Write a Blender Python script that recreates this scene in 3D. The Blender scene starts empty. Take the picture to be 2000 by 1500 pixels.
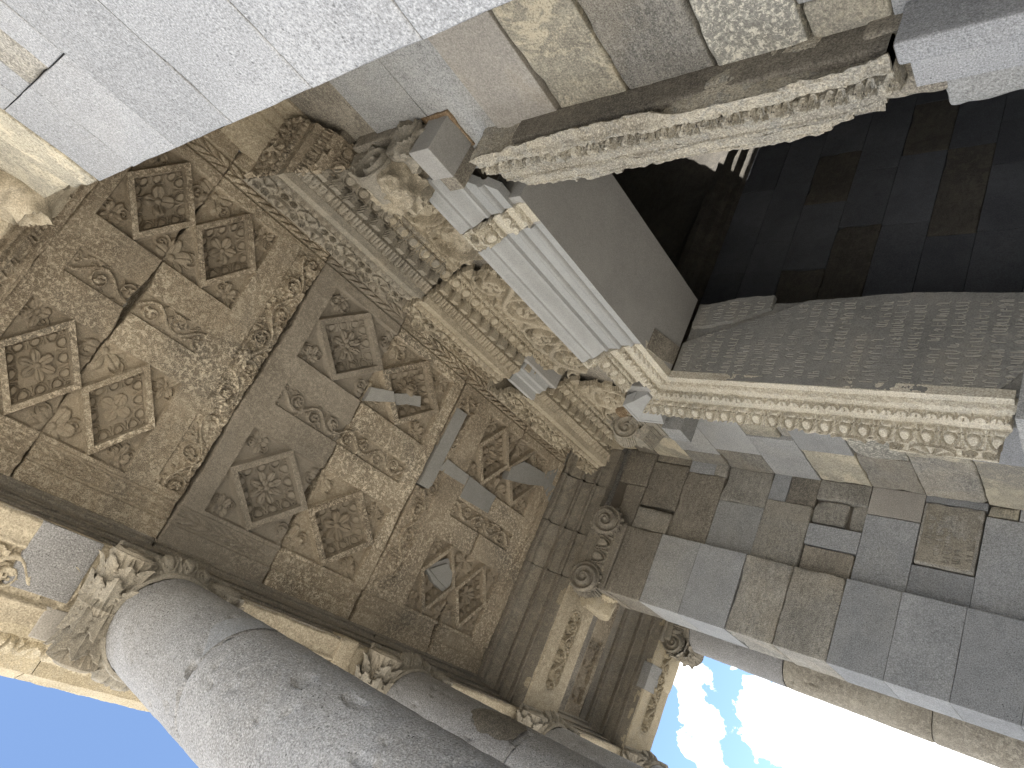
import bpy, math
import numpy as np

C = bpy.context.scene
COL = C.collection
R = math.radians
PI = math.pi
rng = np.random.RandomState(7)

# ------------------------------------------------------------------ noise
def _hash(ix, iy, iz, seed):
    n = (ix * 374761393 + iy * 668265263 + iz * 1274126177 + seed * 974634777) & 0xffffffff
    n = ((n ^ (n >> 13)) * 1274126177) & 0xffffffff
    n = ((n ^ (n >> 16)) * 2246822519) & 0xffffffff
    return ((n ^ (n >> 15)) & 0xffffff) / float(0xffffff)

def vn(P, scale, seed=0):
    """value noise 0..1 of an (...,3) array"""
    p = P * scale + 1000.0
    i = np.floor(p).astype(np.int64); f = p - i
    f = f * f * (3 - 2 * f)
    x, y, z = i[..., 0], i[..., 1], i[..., 2]
    fx, fy, fz = f[..., 0], f[..., 1], f[..., 2]
    out = 0
    for dx in (0, 1):
        wx = fx if dx else 1 - fx
        for dy in (0, 1):
            wy = fy if dy else 1 - fy
            for dz in (0, 1):
                wz = fz if dz else 1 - fz
                out = out + wx * wy * wz * _hash(x + dx, y + dy, z + dz, seed)
    return out

def fbm(P, scale, octv=4, seed=0, gain=.5):
    a, t, o = 1.0, 0.0, 0
    for k in range(octv):
        o = o + a * (vn(P, scale * 2 ** k, seed + k) - .5) * 2
        t += a; a *= gain
    return o / t

def fb2(x, y, scale, octv=4, seed=0, gain=.5):
    return fbm(np.stack([x, y, x * 0 + seed * 3.7], -1), scale, octv, seed, gain)

def ridge(x, y, scale, octv=3, seed=0):
    o, a, t = 0, 1.0, 0
    for k in range(octv):
        o = o + a * (1 - np.abs(fb2(x, y, scale * 2 ** k, 1, seed + 11 * k)) * 2)
        t += a; a *= .5
    return np.clip(o / t, 0, 1)

def sm(a, b, x):
    t = np.clip((x - a) / (b - a), 0, 1)
    return t * t * (3 - 2 * t)

# ------------------------------------------------------------------ mesh + objects
def link(o, parent=None):
    COL.objects.link(o)
    if parent is not None:
        o.parent = parent
    return o

def mesh_obj(name, V, F, mat, parent=None, smooth=True, sharp=42):
    """V (n,3); F list of index arrays (k,3) or (k,4)"""
    me = bpy.data.meshes.new(name)
    V = np.ascontiguousarray(V, dtype=np.float32)
    if isinstance(F, np.ndarray):
        F = [F]
    F = [f for f in F if len(f)]
    me.vertices.add(len(V)); me.vertices.foreach_set('co', V.ravel())
    nl = sum(f.size for f in F); npol = sum(len(f) for f in F)
    me.loops.add(nl); me.polygons.add(npol)
    li = np.concatenate([f.ravel() for f in F]).astype(np.int32)
    tot = np.concatenate([np.full(len(f), f.shape[1]) for f in F]).astype(np.int32)
    st = np.concatenate([[0], np.cumsum(tot)[:-1]]).astype(np.int32)
    me.loops.foreach_set('vertex_index', li)
    me.polygons.foreach_set('loop_start', st)
    me.polygons.foreach_set('loop_total', tot)
    me.update(calc_edges=True)
    if smooth:
        me.polygons.foreach_set('use_smooth', np.ones(npol, dtype=bool))
    me.materials.append(mat)
    me.validate()
    if not smooth:
        me.polygons.foreach_set('use_smooth', np.zeros(len(me.polygons), dtype=bool))
    if smooth:
        me.set_sharp_from_angle(angle=R(sharp))
    o = bpy.data.objects.new(name, me)
    return link(o, parent)

def tag(o, label=None, cat=None, group=None, kind=None):
    if cat and not kind: kind = 'thing'
    if label: o['label'] = label
    if cat: o['category'] = cat
    if group: o['group'] = group
    if kind: o['kind'] = kind
    return o

def thing(name, label, cat, group=None, loc=(0, 0, 0)):
    o = bpy.data.objects.new(name, None)
    o.empty_display_size = .1
    o.location = loc
    link(o)
    return tag(o, label, cat, group)

def gridfaces(n, m, mask=None):
    idx = np.arange(n * m).reshape(n, m)
    q = np.stack([idx[:-1, :-1], idx[1:, :-1], idx[1:, 1:], idx[:-1, 1:]], -1).reshape(-1, 4)
    if mask is not None:
        k = mask.ravel()
        q = q[k[q].all(1)]
    return q

def biggest(mask):
    """keep the largest connected patch of a grid mask"""
    lab = np.where(mask, np.arange(mask.size).reshape(mask.shape) + 1, 0)
    for _ in range(6000):
        n = lab.copy()
        n[1:] = np.maximum(n[1:], lab[:-1]); n[:-1] = np.maximum(n[:-1], lab[1:])
        n[:, 1:] = np.maximum(n[:, 1:], lab[:, :-1]); n[:, :-1] = np.maximum(n[:, :-1], lab[:, 1:])
        n = np.where(mask, n, 0)
        if (n == lab).all(): break
        lab = n
    u, c = np.unique(lab[lab > 0], return_counts=True)
    return lab == u[np.argmax(c)] if len(u) else mask

def sheet(name, P, mat, parent=None, mask=None, thick=None, N=None, back=False, attr=None, aname='letter_tint'):
    """grid of points P (n,m,3) -> mesh with a skirt of vector THICK; N = rough outward normal to orient the faces"""
    n, m, _ = P.shape
    q = gridfaces(n, m, mask)
    V = P.reshape(-1, 3)
    if N is not None and len(q):
        a = V[q[:, 1]] - V[q[:, 0]]; b = V[q[:, 3]] - V[q[:, 0]]
        if (np.cross(a, b) @ np.asarray(N, float)).sum() < 0:
            q = q[:, ::-1]
    F = [q]
    if thick is not None:
        e = np.concatenate([q[:, [0, 1]], q[:, [1, 2]], q[:, [2, 3]], q[:, [3, 0]]])
        key = np.sort(e, 1); key = key[:, 0].astype(np.int64) * (n * m) + key[:, 1]
        u, inv, cnt = np.unique(key, return_inverse=True, return_counts=True)
        be = e[cnt[inv] == 1]
        vs = np.unique(be)
        mp = np.full(n * m, -1); nv = len(V)
        mp[vs] = np.arange(len(vs))
        T = np.asarray(thick, float)
        V = np.concatenate([V, V[vs], V[vs] + T])
        A = nv + mp[be[:, 0]]; B = nv + mp[be[:, 1]]; L = len(vs)
        F.append(np.stack([B, A, A + L, B + L], 1))
        if back:
            nb = len(V)
            V = np.concatenate([V, P.reshape(-1, 3) + T])
            F.append(q[:, ::-1] + nb)
    used = np.unique(np.concatenate([f.ravel() for f in F]))
    mp = np.full(len(V), -1); mp[used] = np.arange(len(used))
    ob = mesh_obj(name, V[used], [mp[f] for f in F], mat, parent)
    if attr is not None:
        full = np.zeros(len(V), np.float32); full[:n * m] = attr.ravel()
        at = ob.data.attributes.new(aname, 'FLOAT', 'POINT'); at.data.foreach_set('value', full[used].astype(np.float32))
    return ob

def ax(lo, hi, res, edges=(.004, .012, .028)):
    """sample positions, denser towards both ends"""
    L = hi - lo
    ed = [e for e in edges if e < L * .3]
    n = max(2, int(round((L - 2 * (ed[-1] if ed else 0)) / res)) + 1)
    a, b = (lo + ed[-1], hi - ed[-1]) if ed else (lo, hi)
    s = [lo] + [lo + e for e in ed[:-1]] + list(np.linspace(a, b, n)) + [hi - e for e in ed[:-1]][::-1] + [hi]
    return np.unique(np.round(s, 6))

def stone_arrays(lo, hi, r=.02, amp=.006, lowamp=.008, seed=0, res=.035, chip=0.0, taper=None):
    """rounded, eroded stone box; six grids sharing the same edge samples"""
    lo = np.array(lo, float); hi = np.array(hi, float)
    A = [ax(lo[k], hi[k], res) for k in range(3)]
    Vs, Fs, nv = [], [], 0
    ctr = (lo + hi) / 2
    for k in range(3):
        i, j = [q for q in range(3) if q != k]
        for side in (0, 1):
            U, W = np.meshgrid(A[i], A[j], indexing='ij')
            P = np.zeros(U.shape + (3,))
            P[..., i] = U; P[..., j] = W; P[..., k] = (lo, hi)[side][k]
            Vs.append(P.reshape(-1, 3))
            q = gridfaces(*U.shape)
            v = P.reshape(-1, 3)
            a = v[q[0, 1]] - v[q[0, 0]]; b = v[q[0, 3]] - v[q[0, 0]]
            nrm = np.cross(a, b)[k]
            if (nrm < 0) == (side == 1):
                q = q[:, ::-1]
            Fs.append(q + nv); nv += len(v)
    P = np.concatenate(Vs); F = np.concatenate(Fs)
    rr = np.minimum(r, (hi - lo).min() * .45)
    if chip:
        rr = rr * (1 + chip * np.clip(fbm(P, 7, 2, seed + 5) * 2.2, 0, 3))[:, None]
        rr = np.minimum(rr, (hi - lo).min() * .45)
    inner = np.clip(P, lo + rr, hi - rr)
    d = P - inner
    ln = np.linalg.norm(d, axis=1, keepdims=True); ln[ln < 1e-9] = 1
    nrm = d / ln
    P2 = inner + nrm * rr
    n1 = fbm(P + seed * 1.31, 3.1, 2, seed)
    n2 = fbm(P + seed * 1.31, 19, 3, seed + 9)
    P2 = P2 + nrm * (n1 * lowamp + n2 * amp)[:, None]
    return P2, F

def stone(name, lo, hi, mat, parent=None, **k):
    V, F = stone_arrays(lo, hi, **k)
    return mesh_obj(name, V, F, mat, parent)

KIND = {  # edge radius, fine amplitude, low amplitude, edge chips
    'new': dict(r=.0025, amp=.0012, lowamp=.0010, chip=2.0),
    'newb': dict(r=.0025, amp=.0012, lowamp=.0010, chip=2.0),
    'newl': dict(r=.003, amp=.0016, lowamp=.0010, chip=2.2),
    'neww': dict(r=.004, amp=.0014, lowamp=.0006, chip=0.0),
    'old': dict(r=.009, amp=.005, lowamp=.007, chip=3.2),
    'oldb': dict(r=.009, amp=.005, lowamp=.008, chip=3.2),
    'tan': dict(r=.009, amp=.006, lowamp=.007, chip=3.4),
    'lich': dict(r=.010, amp=.006, lowamp=.008, chip=3.4),
}
_bs = [100]
def block(parent, lo, hi, kind, out=0.0, axis=1, sgn=-1, gap=None, name=None, label=None, res=.035):
    """one ashlar block of a wall; OUT moves its face along the wall's outward direction"""
    _bs[0] += 1
    g = gap if gap is not None else (.0012 if kind[:3] == 'new' else .0022)
    lo = np.array(lo, float); hi = np.array(hi, float)
    for k in range(3):
        if k != axis:
            lo[k] += g; hi[k] -= g
    jit = rng.uniform(-.006, .006) if kind[:3] != 'new' else rng.uniform(-.0015, .0015)
    if sgn < 0: lo[axis] -= out + jit
    else: hi[axis] += out + jit
    o = stone(name or ('restored_block' if kind[:3] == 'new' else 'old_block'), lo, hi, M[kind], parent, seed=_bs[0], res=res, **KIND[kind])
    if label: o['label'] = label
    return o

# ------------------------------------------------------------------ materials
def node(nt, typ, loc=None, **kw):
    n = nt.nodes.new(typ)
    for k, v in kw.items():
        setattr(n, k, v)
    return n

def ramp(nt, fac, stops):
    r = node(nt, 'ShaderNodeValToRGB')
    while len(r.color_ramp.elements) < len(stops):
        r.color_ramp.elements.new(.5)
    for e, (p, c) in zip(r.color_ramp.elements, stops):
        e.position = p; e.color = (c[0], c[1], c[2], 1) if hasattr(c, '__len__') else (c, c, c, 1)
    nt.links.new(fac, r.inputs[0])
    return r.outputs[0]

def mixc(nt, fac, a, b, mode='MIX'):
    m = node(nt, 'ShaderNodeMix', data_type='RGBA', blend_type=mode)
    for s, v in ((0, fac), (6, a), (7, b)):
        if isinstance(v, bpy.types.NodeSocket): nt.links.new(v, m.inputs[s])
        elif s == 0: m.inputs[0].default_value = v
        else: m.inputs[s].default_value = (v[0], v[1], v[2], 1)
    return m.outputs[2]

def noise(nt, vec, scale, detail=5, rough=.6, dist=0.0, stretch=None):
    if stretch is not None:
        mp = node(nt, 'ShaderNodeMapping'); mp.inputs['Scale'].default_value = stretch
        nt.links.new(vec, mp.inputs[0]); vec = mp.outputs[0]
    n = node(nt, 'ShaderNodeTexNoise')
    n.inputs['Scale'].default_value = scale; n.inputs['Detail'].default_value = detail
    n.inputs['Roughness'].default_value = rough; n.inputs['Distortion'].default_value = dist
    nt.links.new(vec, n.inputs['Vector'])
    return n.outputs['Fac']

def stone_mat(name, dark, mid, light, spots=None, spot_amt=.5, spot_scale=9, speck=.5, speck_scale=110, bump=.35,
              vary=.12, stain=None, stain_amt=0.0, streak=0.0, streak_dir=(1, 1, .12), pits=0.0, rough=.93, letter_tint=None, clean=None):
    m = bpy.data.materials.new(name); m.use_nodes = True
    nt = m.node_tree; nt.nodes.clear(); L = nt.links.new
    out = node(nt, 'ShaderNodeOutputMaterial'); bs = node(nt, 'ShaderNodeBsdfPrincipled')
    L(bs.outputs[0], out.inputs[0])
    bs.inputs['Roughness'].default_value = rough
    bs.inputs['Specular IOR Level'].default_value = .25
    tc = node(nt, 'ShaderNodeTexCoord'); oi = node(nt, 'ShaderNodeObjectInfo')
    # shift the pattern per object so no two stones carry the same mottling
    mul = node(nt, 'ShaderNodeVectorMath', operation='MULTIPLY'); mul.inputs[1].default_value = (37, 53, 71)
    cmb = node(nt, 'ShaderNodeCombineXYZ')
    for k in range(3): L(oi.outputs['Random'], cmb.inputs[k])
    L(cmb.outputs[0], mul.inputs[0])
    add = node(nt, 'ShaderNodeVectorMath', operation='ADD'); L(tc.outputs['Object'], add.inputs[0]); L(mul.outputs[0], add.inputs[1])
    v = add.outputs[0]
    n1 = noise(nt, v, 1.7, 6, .62, .4)
    c = ramp(nt, n1, [(.3, dark), (.5, mid), (.72, light)])
    n2 = noise(nt, v, 14, 8, .7, .2)
    c = mixc(nt, ramp(nt, n2, [(.32, 1), (.55, 0)]), c, mixc(nt, .5, c, dark))
    if streak:
        ns = noise(nt, v, 26, 4, .6, 0, streak_dir)
        c = mixc(nt, ramp(nt, ns, [(.5, 0), (.75, streak)]), c, light)
        c = mixc(nt, ramp(nt, ns, [(.28, streak), (.46, 0)]), c, dark)
    if stain is not None:
        n3 = noise(nt, v, .9, 5, .6, 1.2)
        c = mixc(nt, ramp(nt, n3, [(.5, 0), (.68, stain_amt)]), c, stain)
    if spots is not None:
        n4 = noise(nt, v, spot_scale, 8, .78, .6)
        n5 = noise(nt, v, 1.3, 3, .5)
        a = node(nt, 'ShaderNodeMath', operation='MULTIPLY'); L(ramp(nt, n4, [(.5, 0), (.565, 1)]), a.inputs[0])
        L(ramp(nt, n5, [(.36, .35), (.58, 1)]), a.inputs[1])
        a2 = node(nt, 'ShaderNodeMath', operation='MULTIPLY'); L(a.outputs[0], a2.inputs[0]); a2.inputs[1].default_value = spot_amt
        c = mixc(nt, a2.outputs[0], c, spots)
    n6 = noise(nt, v, speck_scale, 4, .75)
    sd_ = ramp(nt, n6, [(.37, speck), (.485, 0)]); sl_ = ramp(nt, n6, [(.525, 0), (.64, speck)])
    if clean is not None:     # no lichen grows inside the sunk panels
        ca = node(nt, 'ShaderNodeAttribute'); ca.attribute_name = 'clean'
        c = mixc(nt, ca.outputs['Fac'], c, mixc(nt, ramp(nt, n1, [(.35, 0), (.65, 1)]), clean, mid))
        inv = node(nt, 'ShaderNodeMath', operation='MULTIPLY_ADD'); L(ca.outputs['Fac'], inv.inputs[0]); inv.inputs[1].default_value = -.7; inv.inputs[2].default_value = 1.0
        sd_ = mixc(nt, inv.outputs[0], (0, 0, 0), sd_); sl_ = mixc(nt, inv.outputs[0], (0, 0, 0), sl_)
    c = mixc(nt, sd_, c, (dark[0] * .45, dark[1] * .45, dark[2] * .45))
    c = mixc(nt, sl_, c, (min(.8, light[0] * 1.4), min(.8, light[1] * 1.4), min(.8, light[2] * 1.4)))
    hgt = mixc(nt, .5, ramp(nt, n2, [(.2, 0), (.8, 1)]), ramp(nt, n6, [(.2, 0), (.8, 1)]))
    if pits:
        vo = node(nt, 'ShaderNodeTexVoronoi'); vo.inputs['Scale'].default_value = 42; L(v, vo.inputs['Vector'])
        vo.inputs['Randomness'].default_value = 1
        np_ = noise(nt, v, 6, 3, .6)
        pm = node(nt, 'ShaderNodeMath', operation='MULTIPLY')
        L(ramp(nt, vo.outputs['Distance'], [(.1, 1), (.2, 0)]), pm.inputs[0]); L(ramp(nt, np_, [(.5, 0), (.62, pits)]), pm.inputs[1])
        c = mixc(nt, pm.outputs[0], c, (dark[0] * .3, dark[1] * .3, dark[2] * .3))
        hgt = mixc(nt, pm.outputs[0], hgt, (0, 0, 0))
    if letter_tint is not None:      # cut letters: pale lime dusting on the slab, darker tone on the block
        da = node(nt, 'ShaderNodeAttribute'); da.attribute_name = 'letter_tint'
        dm = node(nt, 'ShaderNodeMath', operation='MULTIPLY'); L(da.outputs['Fac'], dm.inputs[0]); dm.inputs[1].default_value = 1.0
        c = mixc(nt, dm.outputs[0], c, letter_tint)
    hsv = node(nt, 'ShaderNodeHueSaturation')
    mr = node(nt, 'ShaderNodeMapRange'); L(oi.outputs['Random'], mr.inputs[0])
    mr.inputs[3].default_value = 1 - vary; mr.inputs[4].default_value = 1 + vary
    L(mr.outputs[0], hsv.inputs['Value']); L(c, hsv.inputs['Color'])
    L(hsv.outputs[0], bs.inputs['Base Color'])
    b = node(nt, 'ShaderNodeBump'); b.inputs['Strength'].default_value = bump; b.inputs['Distance'].default_value = .012
    L(hgt, b.inputs['Height']); L(b.outputs[0], bs.inputs['Normal'])
    return m

M = {}
M['new'] = stone_mat('new_grey_basalt', (.245, .25, .25), (.315, .32, .318), (.375, .38, .378), spots=(.22, .222, .222), spot_amt=.35, spot_scale=5, speck=.7, speck_scale=130, bump=.25, vary=.15, pits=.8, streak=.3, streak_dir=(.4, .4, 1.8), stain=(.34, .325, .29), stain_amt=.45)
M['newb'] = stone_mat('new_blue_basalt', (.22, .229, .238), (.285, .294, .304), (.34, .35, .36), spots=(.20, .206, .212), spot_amt=.4, spot_scale=5, speck=.7, speck_scale=130, bump=.25, vary=.15, pits=1.0, streak=.3, streak_dir=(.4, .4, 1.8), stain=(.335, .33, .31), stain_amt=.4)
M['newl'] = stone_mat('light_sawn_basalt', (.238, .247, .260), (.294, .303, .317), (.34, .349, .363), spots=(.25, .258, .27), spot_amt=.4, spot_scale=6, speck=.75, speck_scale=170, bump=.25, vary=.08, pits=.7, streak=.35, streak_dir=(.35, 1, 1.6), stain=(.31, .306, .305), stain_amt=.5)
M['neww'] = stone_mat('new_warm_basalt', (.29, .275, .25), (.35, .33, .30), (.40, .38, .345), speck=.5, speck_scale=120, bump=.25, vary=.08, stain=(.42, .36, .27), stain_amt=.4)
M['old'] = stone_mat('old_grey_basalt', (.13, .126, .115), (.235, .227, .207), (.36, .345, .312), spots=(.50, .47, .39), spot_amt=.4, spot_scale=36, speck=.7, speck_scale=140, bump=.6, vary=.18, stain=(.33, .292, .228), stain_amt=.65, streak=.75, streak_dir=(.35, .35, 2.2))
M['oldb'] = stone_mat('old_brown_basalt', (.115, .104, .088), (.205, .187, .158), (.31, .284, .238), spots=(.46, .42, .34), spot_amt=.45, spot_scale=38, speck=.7, speck_scale=140, bump=.6, vary=.18, stain=(.13, .124, .113), stain_amt=.75, streak=.7, streak_dir=(.35, .35, 2.2))
M['tan'] = stone_mat('yellow_lichened_stone', (.22, .205, .17), (.33, .31, .255), (.46, .425, .335), spots=(.62, .555, .42), spot_amt=.85, spot_scale=3.2, speck=.6, bump=.6, vary=.1, stain=(.24, .235, .222), stain_amt=.85, streak=.45, streak_dir=(.5, .5, 1.6))
M['lich'] = stone_mat('lichen_spotted_stone', (.19, .187, .168), (.265, .26, .235), (.34, .332, .295), spots=(.66, .63, .54), spot_amt=1.0, spot_scale=44, speck=.5, bump=.55, vary=.08, stain=(.30, .28, .22), stain_amt=.6, streak=.3)
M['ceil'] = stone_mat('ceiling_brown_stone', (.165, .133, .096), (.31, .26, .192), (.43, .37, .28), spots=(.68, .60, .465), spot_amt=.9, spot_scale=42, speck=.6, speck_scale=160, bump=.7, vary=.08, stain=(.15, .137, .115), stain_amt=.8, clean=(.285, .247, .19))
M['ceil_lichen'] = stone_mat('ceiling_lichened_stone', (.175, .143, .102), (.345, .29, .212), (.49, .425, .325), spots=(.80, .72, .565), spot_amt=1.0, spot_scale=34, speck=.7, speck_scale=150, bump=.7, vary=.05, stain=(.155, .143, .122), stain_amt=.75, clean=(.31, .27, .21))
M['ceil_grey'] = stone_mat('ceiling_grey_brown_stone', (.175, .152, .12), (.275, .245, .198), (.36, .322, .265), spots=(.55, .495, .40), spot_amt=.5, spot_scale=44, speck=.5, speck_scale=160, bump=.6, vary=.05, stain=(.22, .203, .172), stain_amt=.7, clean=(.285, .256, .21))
M['carve'] = stone_mat('carved_pale_stone', (.24, .207, .15), (.345, .302, .228), (.44, .39, .30), spots=(.54, .485, .38), spot_amt=.55, spot_scale=26, speck=.5, speck_scale=150, bump=.5, vary=.05, stain=(.25, .23, .19), stain_amt=.7)
M['carve_grey'] = stone_mat('carved_grey_stone', (.17, .155, .128), (.255, .236, .197), (.345, .32, .27), spots=(.44, .40, .32), spot_amt=.45, spot_scale=26, speck=.5, speck_scale=150, bump=.5, vary=.05, stain=(.27, .23, .17), stain_amt=.7)
M['frame_pale'] = stone_mat('jamb_pale_stone', (.36, .322, .255), (.50, .455, .37), (.62, .57, .475), spots=(.36, .345, .31), spot_amt=.5, spot_scale=14, speck=.6, bump=.5, vary=.03, stain=(.42, .40, .345), stain_amt=.6)
M['frame_old'] = stone_mat('weathered_jamb_stone', (.27, .245, .20), (.42, .385, .315), (.58, .535, .44), spots=(.33, .325, .30), spot_amt=.9, spot_scale=12, speck=.7, bump=.9, vary=.03, stain=(.30, .29, .265), stain_amt=.8)
M['inscr'] = stone_mat('inscribed_dark_slab', (.145, .145, .138), (.19, .19, .18), (.235, .232, .22), spots=(.30, .29, .26), spot_amt=.3, spot_scale=20, speck=.4, bump=.4, vary=.04, stain=(.26, .24, .20), stain_amt=.6, letter_tint=(.36, .345, .30))
M['inscr_old'] = stone_mat('inscribed_brown_block', (.17, .155, .125), (.255, .235, .195), (.33, .305, .255), spots=(.42, .39, .32), spot_amt=.4, spot_scale=16, speck=.6, bump=.5, vary=.04, stain=(.21, .20, .18), stain_amt=.5, letter_tint=(.15, .14, .12))  # letter grooves coloured darker than the block face
M['soffit'] = stone_mat('sawn_grey_slab', (.26, .255, .245), (.31, .305, .292), (.35, .345, .33), speck=.35, speck_scale=150, bump=.15, vary=.03, stain=(.37, .365, .355), stain_amt=.5)
M['moulded'] = stone_mat('new_moulded_basalt', (.30, .307, .305), (.345, .35, .347), (.385, .39, .386), speck=.3, speck_scale=150, bump=.15, vary=.05)
M['patch'] = stone_mat('patch_stone', (.24, .24, .225), (.29, .288, .272), (.33, .328, .312), speck=.35, speck_scale=140, bump=.2, vary=.10)
M['col'] = stone_mat('column_grey_basalt', (.215, .215, .217), (.29, .29, .292), (.35, .35, .352), spots=(.36, .36, .358), spot_amt=.35, spot_scale=12, speck=.8, speck_scale=120, bump=.55, vary=.05, pits=1.0, stain=(.225, .215, .20), stain_amt=.5)
M['colold'] = stone_mat('column_old_basalt', (.19, .17, .135), (.27, .245, .20), (.35, .325, .27), spots=(.55, .51, .42), spot_amt=.5, spot_scale=16, speck=.5, speck_scale=90, bump=.5, vary=.08, stain=(.22, .20, .17), stain_amt=.5)
M['arch'] = stone_mat('architrave_stone', (.28, .24, .175), (.39, .34, .255), (.49, .435, .335), spots=(.60, .54, .41), spot_amt=.55, spot_scale=24, speck=.55, speck_scale=100, bump=.5, vary=.08, stain=(.24, .215, .17), stain_amt=.5)
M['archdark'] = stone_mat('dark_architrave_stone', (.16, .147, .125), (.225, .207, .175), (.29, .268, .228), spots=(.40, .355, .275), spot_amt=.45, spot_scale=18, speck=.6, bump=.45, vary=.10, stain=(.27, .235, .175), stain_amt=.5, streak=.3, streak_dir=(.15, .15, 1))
M['yellow'] = stone_mat('yellow_outer_stone', (.33, .285, .20), (.43, .375, .275), (.53, .47, .35), spots=(.36, .34, .29), spot_amt=.5, spot_scale=10, speck=.6, bump=.5, vary=.06)
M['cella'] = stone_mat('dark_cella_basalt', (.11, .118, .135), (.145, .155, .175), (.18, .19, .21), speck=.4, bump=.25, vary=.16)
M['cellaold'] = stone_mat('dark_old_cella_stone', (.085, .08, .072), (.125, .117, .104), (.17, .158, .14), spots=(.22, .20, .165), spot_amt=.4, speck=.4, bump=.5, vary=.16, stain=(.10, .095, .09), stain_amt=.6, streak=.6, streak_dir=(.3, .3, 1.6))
M['dark'] = stone_mat('joint_mortar', (.10, .09, .075), (.13, .115, .095), (.16, .14, .115), speck=.3, bump=.3, vary=0)
M['pave'] = stone_mat('pale_paving', (.45, .41, .345), (.53, .485, .41), (.60, .55, .47), speck=.3, speck_scale=30, bump=.3, vary=0)
M['roof'] = stone_mat('roof_stone', (.22, .21, .19), (.28, .27, .24), (.34, .33, .30), speck=.3, bump=.3, vary=.05)
M['rust'] = stone_mat('rust_stained_mortar', (.16, .105, .06), (.26, .185, .115), (.38, .31, .215), speck=.5, bump=.6, vary=.05)

# ------------------------------------------------------------------ carving patterns (0..1 heights)
def p_egg(s, v, p):
    x = ((s / p) % 1 - .5)
    ey = (v - .44) / .40
    ex = x / .27 * (1 + .22 * ey)
    d = np.sqrt(ex ** 2 + ey ** 2)
    egg = np.minimum(np.sqrt(np.clip(1 - d ** 2, 0, 1)) * 1.35, .9) * (d < .97)
    ring = np.exp(-((d - 1.46) / .16) ** 2) * .8 * (v > .08)
    dart = np.exp(-((np.abs(x) - .5) / .055) ** 2) * (.35 + .4 * v)
    return np.maximum(np.maximum(egg, ring), dart)

def p_bead(s, v, p):
    x = (s / p) % 1
    pv = np.sqrt(np.clip(1 - (2 * v - 1) ** 2, 0, 1))
    a = np.sqrt(np.clip(1 - ((x - .34) / .27) ** 2, 0, 1))
    b = np.sqrt(np.clip(1 - ((x - .74) / .065) ** 2, 0, 1)); c = np.sqrt(np.clip(1 - ((x - .90) / .065) ** 2, 0, 1))
    return np.maximum(np.maximum(a, b), c) * pv

def p_rope(s, v, p):
    return (.5 + .5 * np.sin(2 * PI * (s / p + v * .9))) * np.sqrt(np.clip(1 - (2 * v - 1) ** 2, 0, 1))

def p_leaf(s, v, p):
    x = np.abs((s / p) % 1 - .5) * 2
    w = .92 * np.sqrt(np.clip(1 - v ** 2.2, 0, 1)) + .02
    a = np.clip(1 - x / w, 0, 1)
    leaf = sm(0, .22, a) * (.55 + .45 * np.abs(np.sin(a * 6)))
    mid = np.exp(-(x / .07) ** 2) * .6
    x2 = 1 - x
    b = np.exp(-(x2 / .09) ** 2) * (v > .25) * .8
    o = np.clip(np.maximum(leaf - mid, b), 0, 1)
    return sm(.05, .5, o) * .6 + .4 * o

def p_fan(s, v, p, n=7):
    k = np.floor(s / p)
    x = ((s / p) % 1 - .5) * 2
    y = 1.02 - v
    up = (k % 2 == 0)
    yy = np.where(up, y, y)
    r = np.hypot(x, yy); th = np.arctan2(x, yy + .02)
    lob = .5 + .5 * np.cos(th * n)
    h = lob * sm(.12, .3, r) * sm(1.12, .92, r) * (np.abs(th) < 1.45)
    boss = np.sqrt(np.clip(1 - (r / .2) ** 2, 0, 1))
    rim = np.exp(-((r - 1.05) / .07) ** 2) * .8
    odd = np.maximum(np.maximum(p_spiral(x + .38, yy - .45, .36), p_spiral(-(x - .38), yy - .45, .36)), lob * .4 * sm(.4, .9, yy))
    o = np.where(up, np.maximum(np.maximum(h, boss), rim), odd)
    return sm(.1, .55, o) * .6 + .4 * o

def p_spiral(x, y, Rr, turns=2.2, flip=1):
    r = np.hypot(x, y) / Rr; th = np.arctan2(y, x) * flip / (2 * PI)
    f = (r * turns - th) % 1
    rd = np.exp(-((f - .5) / .2) ** 2)
    return rd * (r < 1) * sm(1.0, .93, r) + np.sqrt(np.clip(1 - (r / .18) ** 2, 0, 1)) * .5

def p_rosette(x, y, Rr, n=4, rot=0.0, boss=.2):
    r = np.hypot(x, y) / Rr; th = np.arctan2(y, x) + rot
    c = np.abs(np.cos(n * th / 2))
    pr = .42 + .58 * c ** .6
    h = sm(0, .16, pr - r) * (.35 + .65 * sm(.1, .75, r)) * (.55 + .45 * c)
    h = h - np.exp(-((1 - c) / .02) ** 2) * .25 * (r < pr)
    b = np.sqrt(np.clip(1 - (r / boss) ** 2, 0, 1)) * .9
    return np.clip(np.maximum(h, b), 0, 1)

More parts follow.
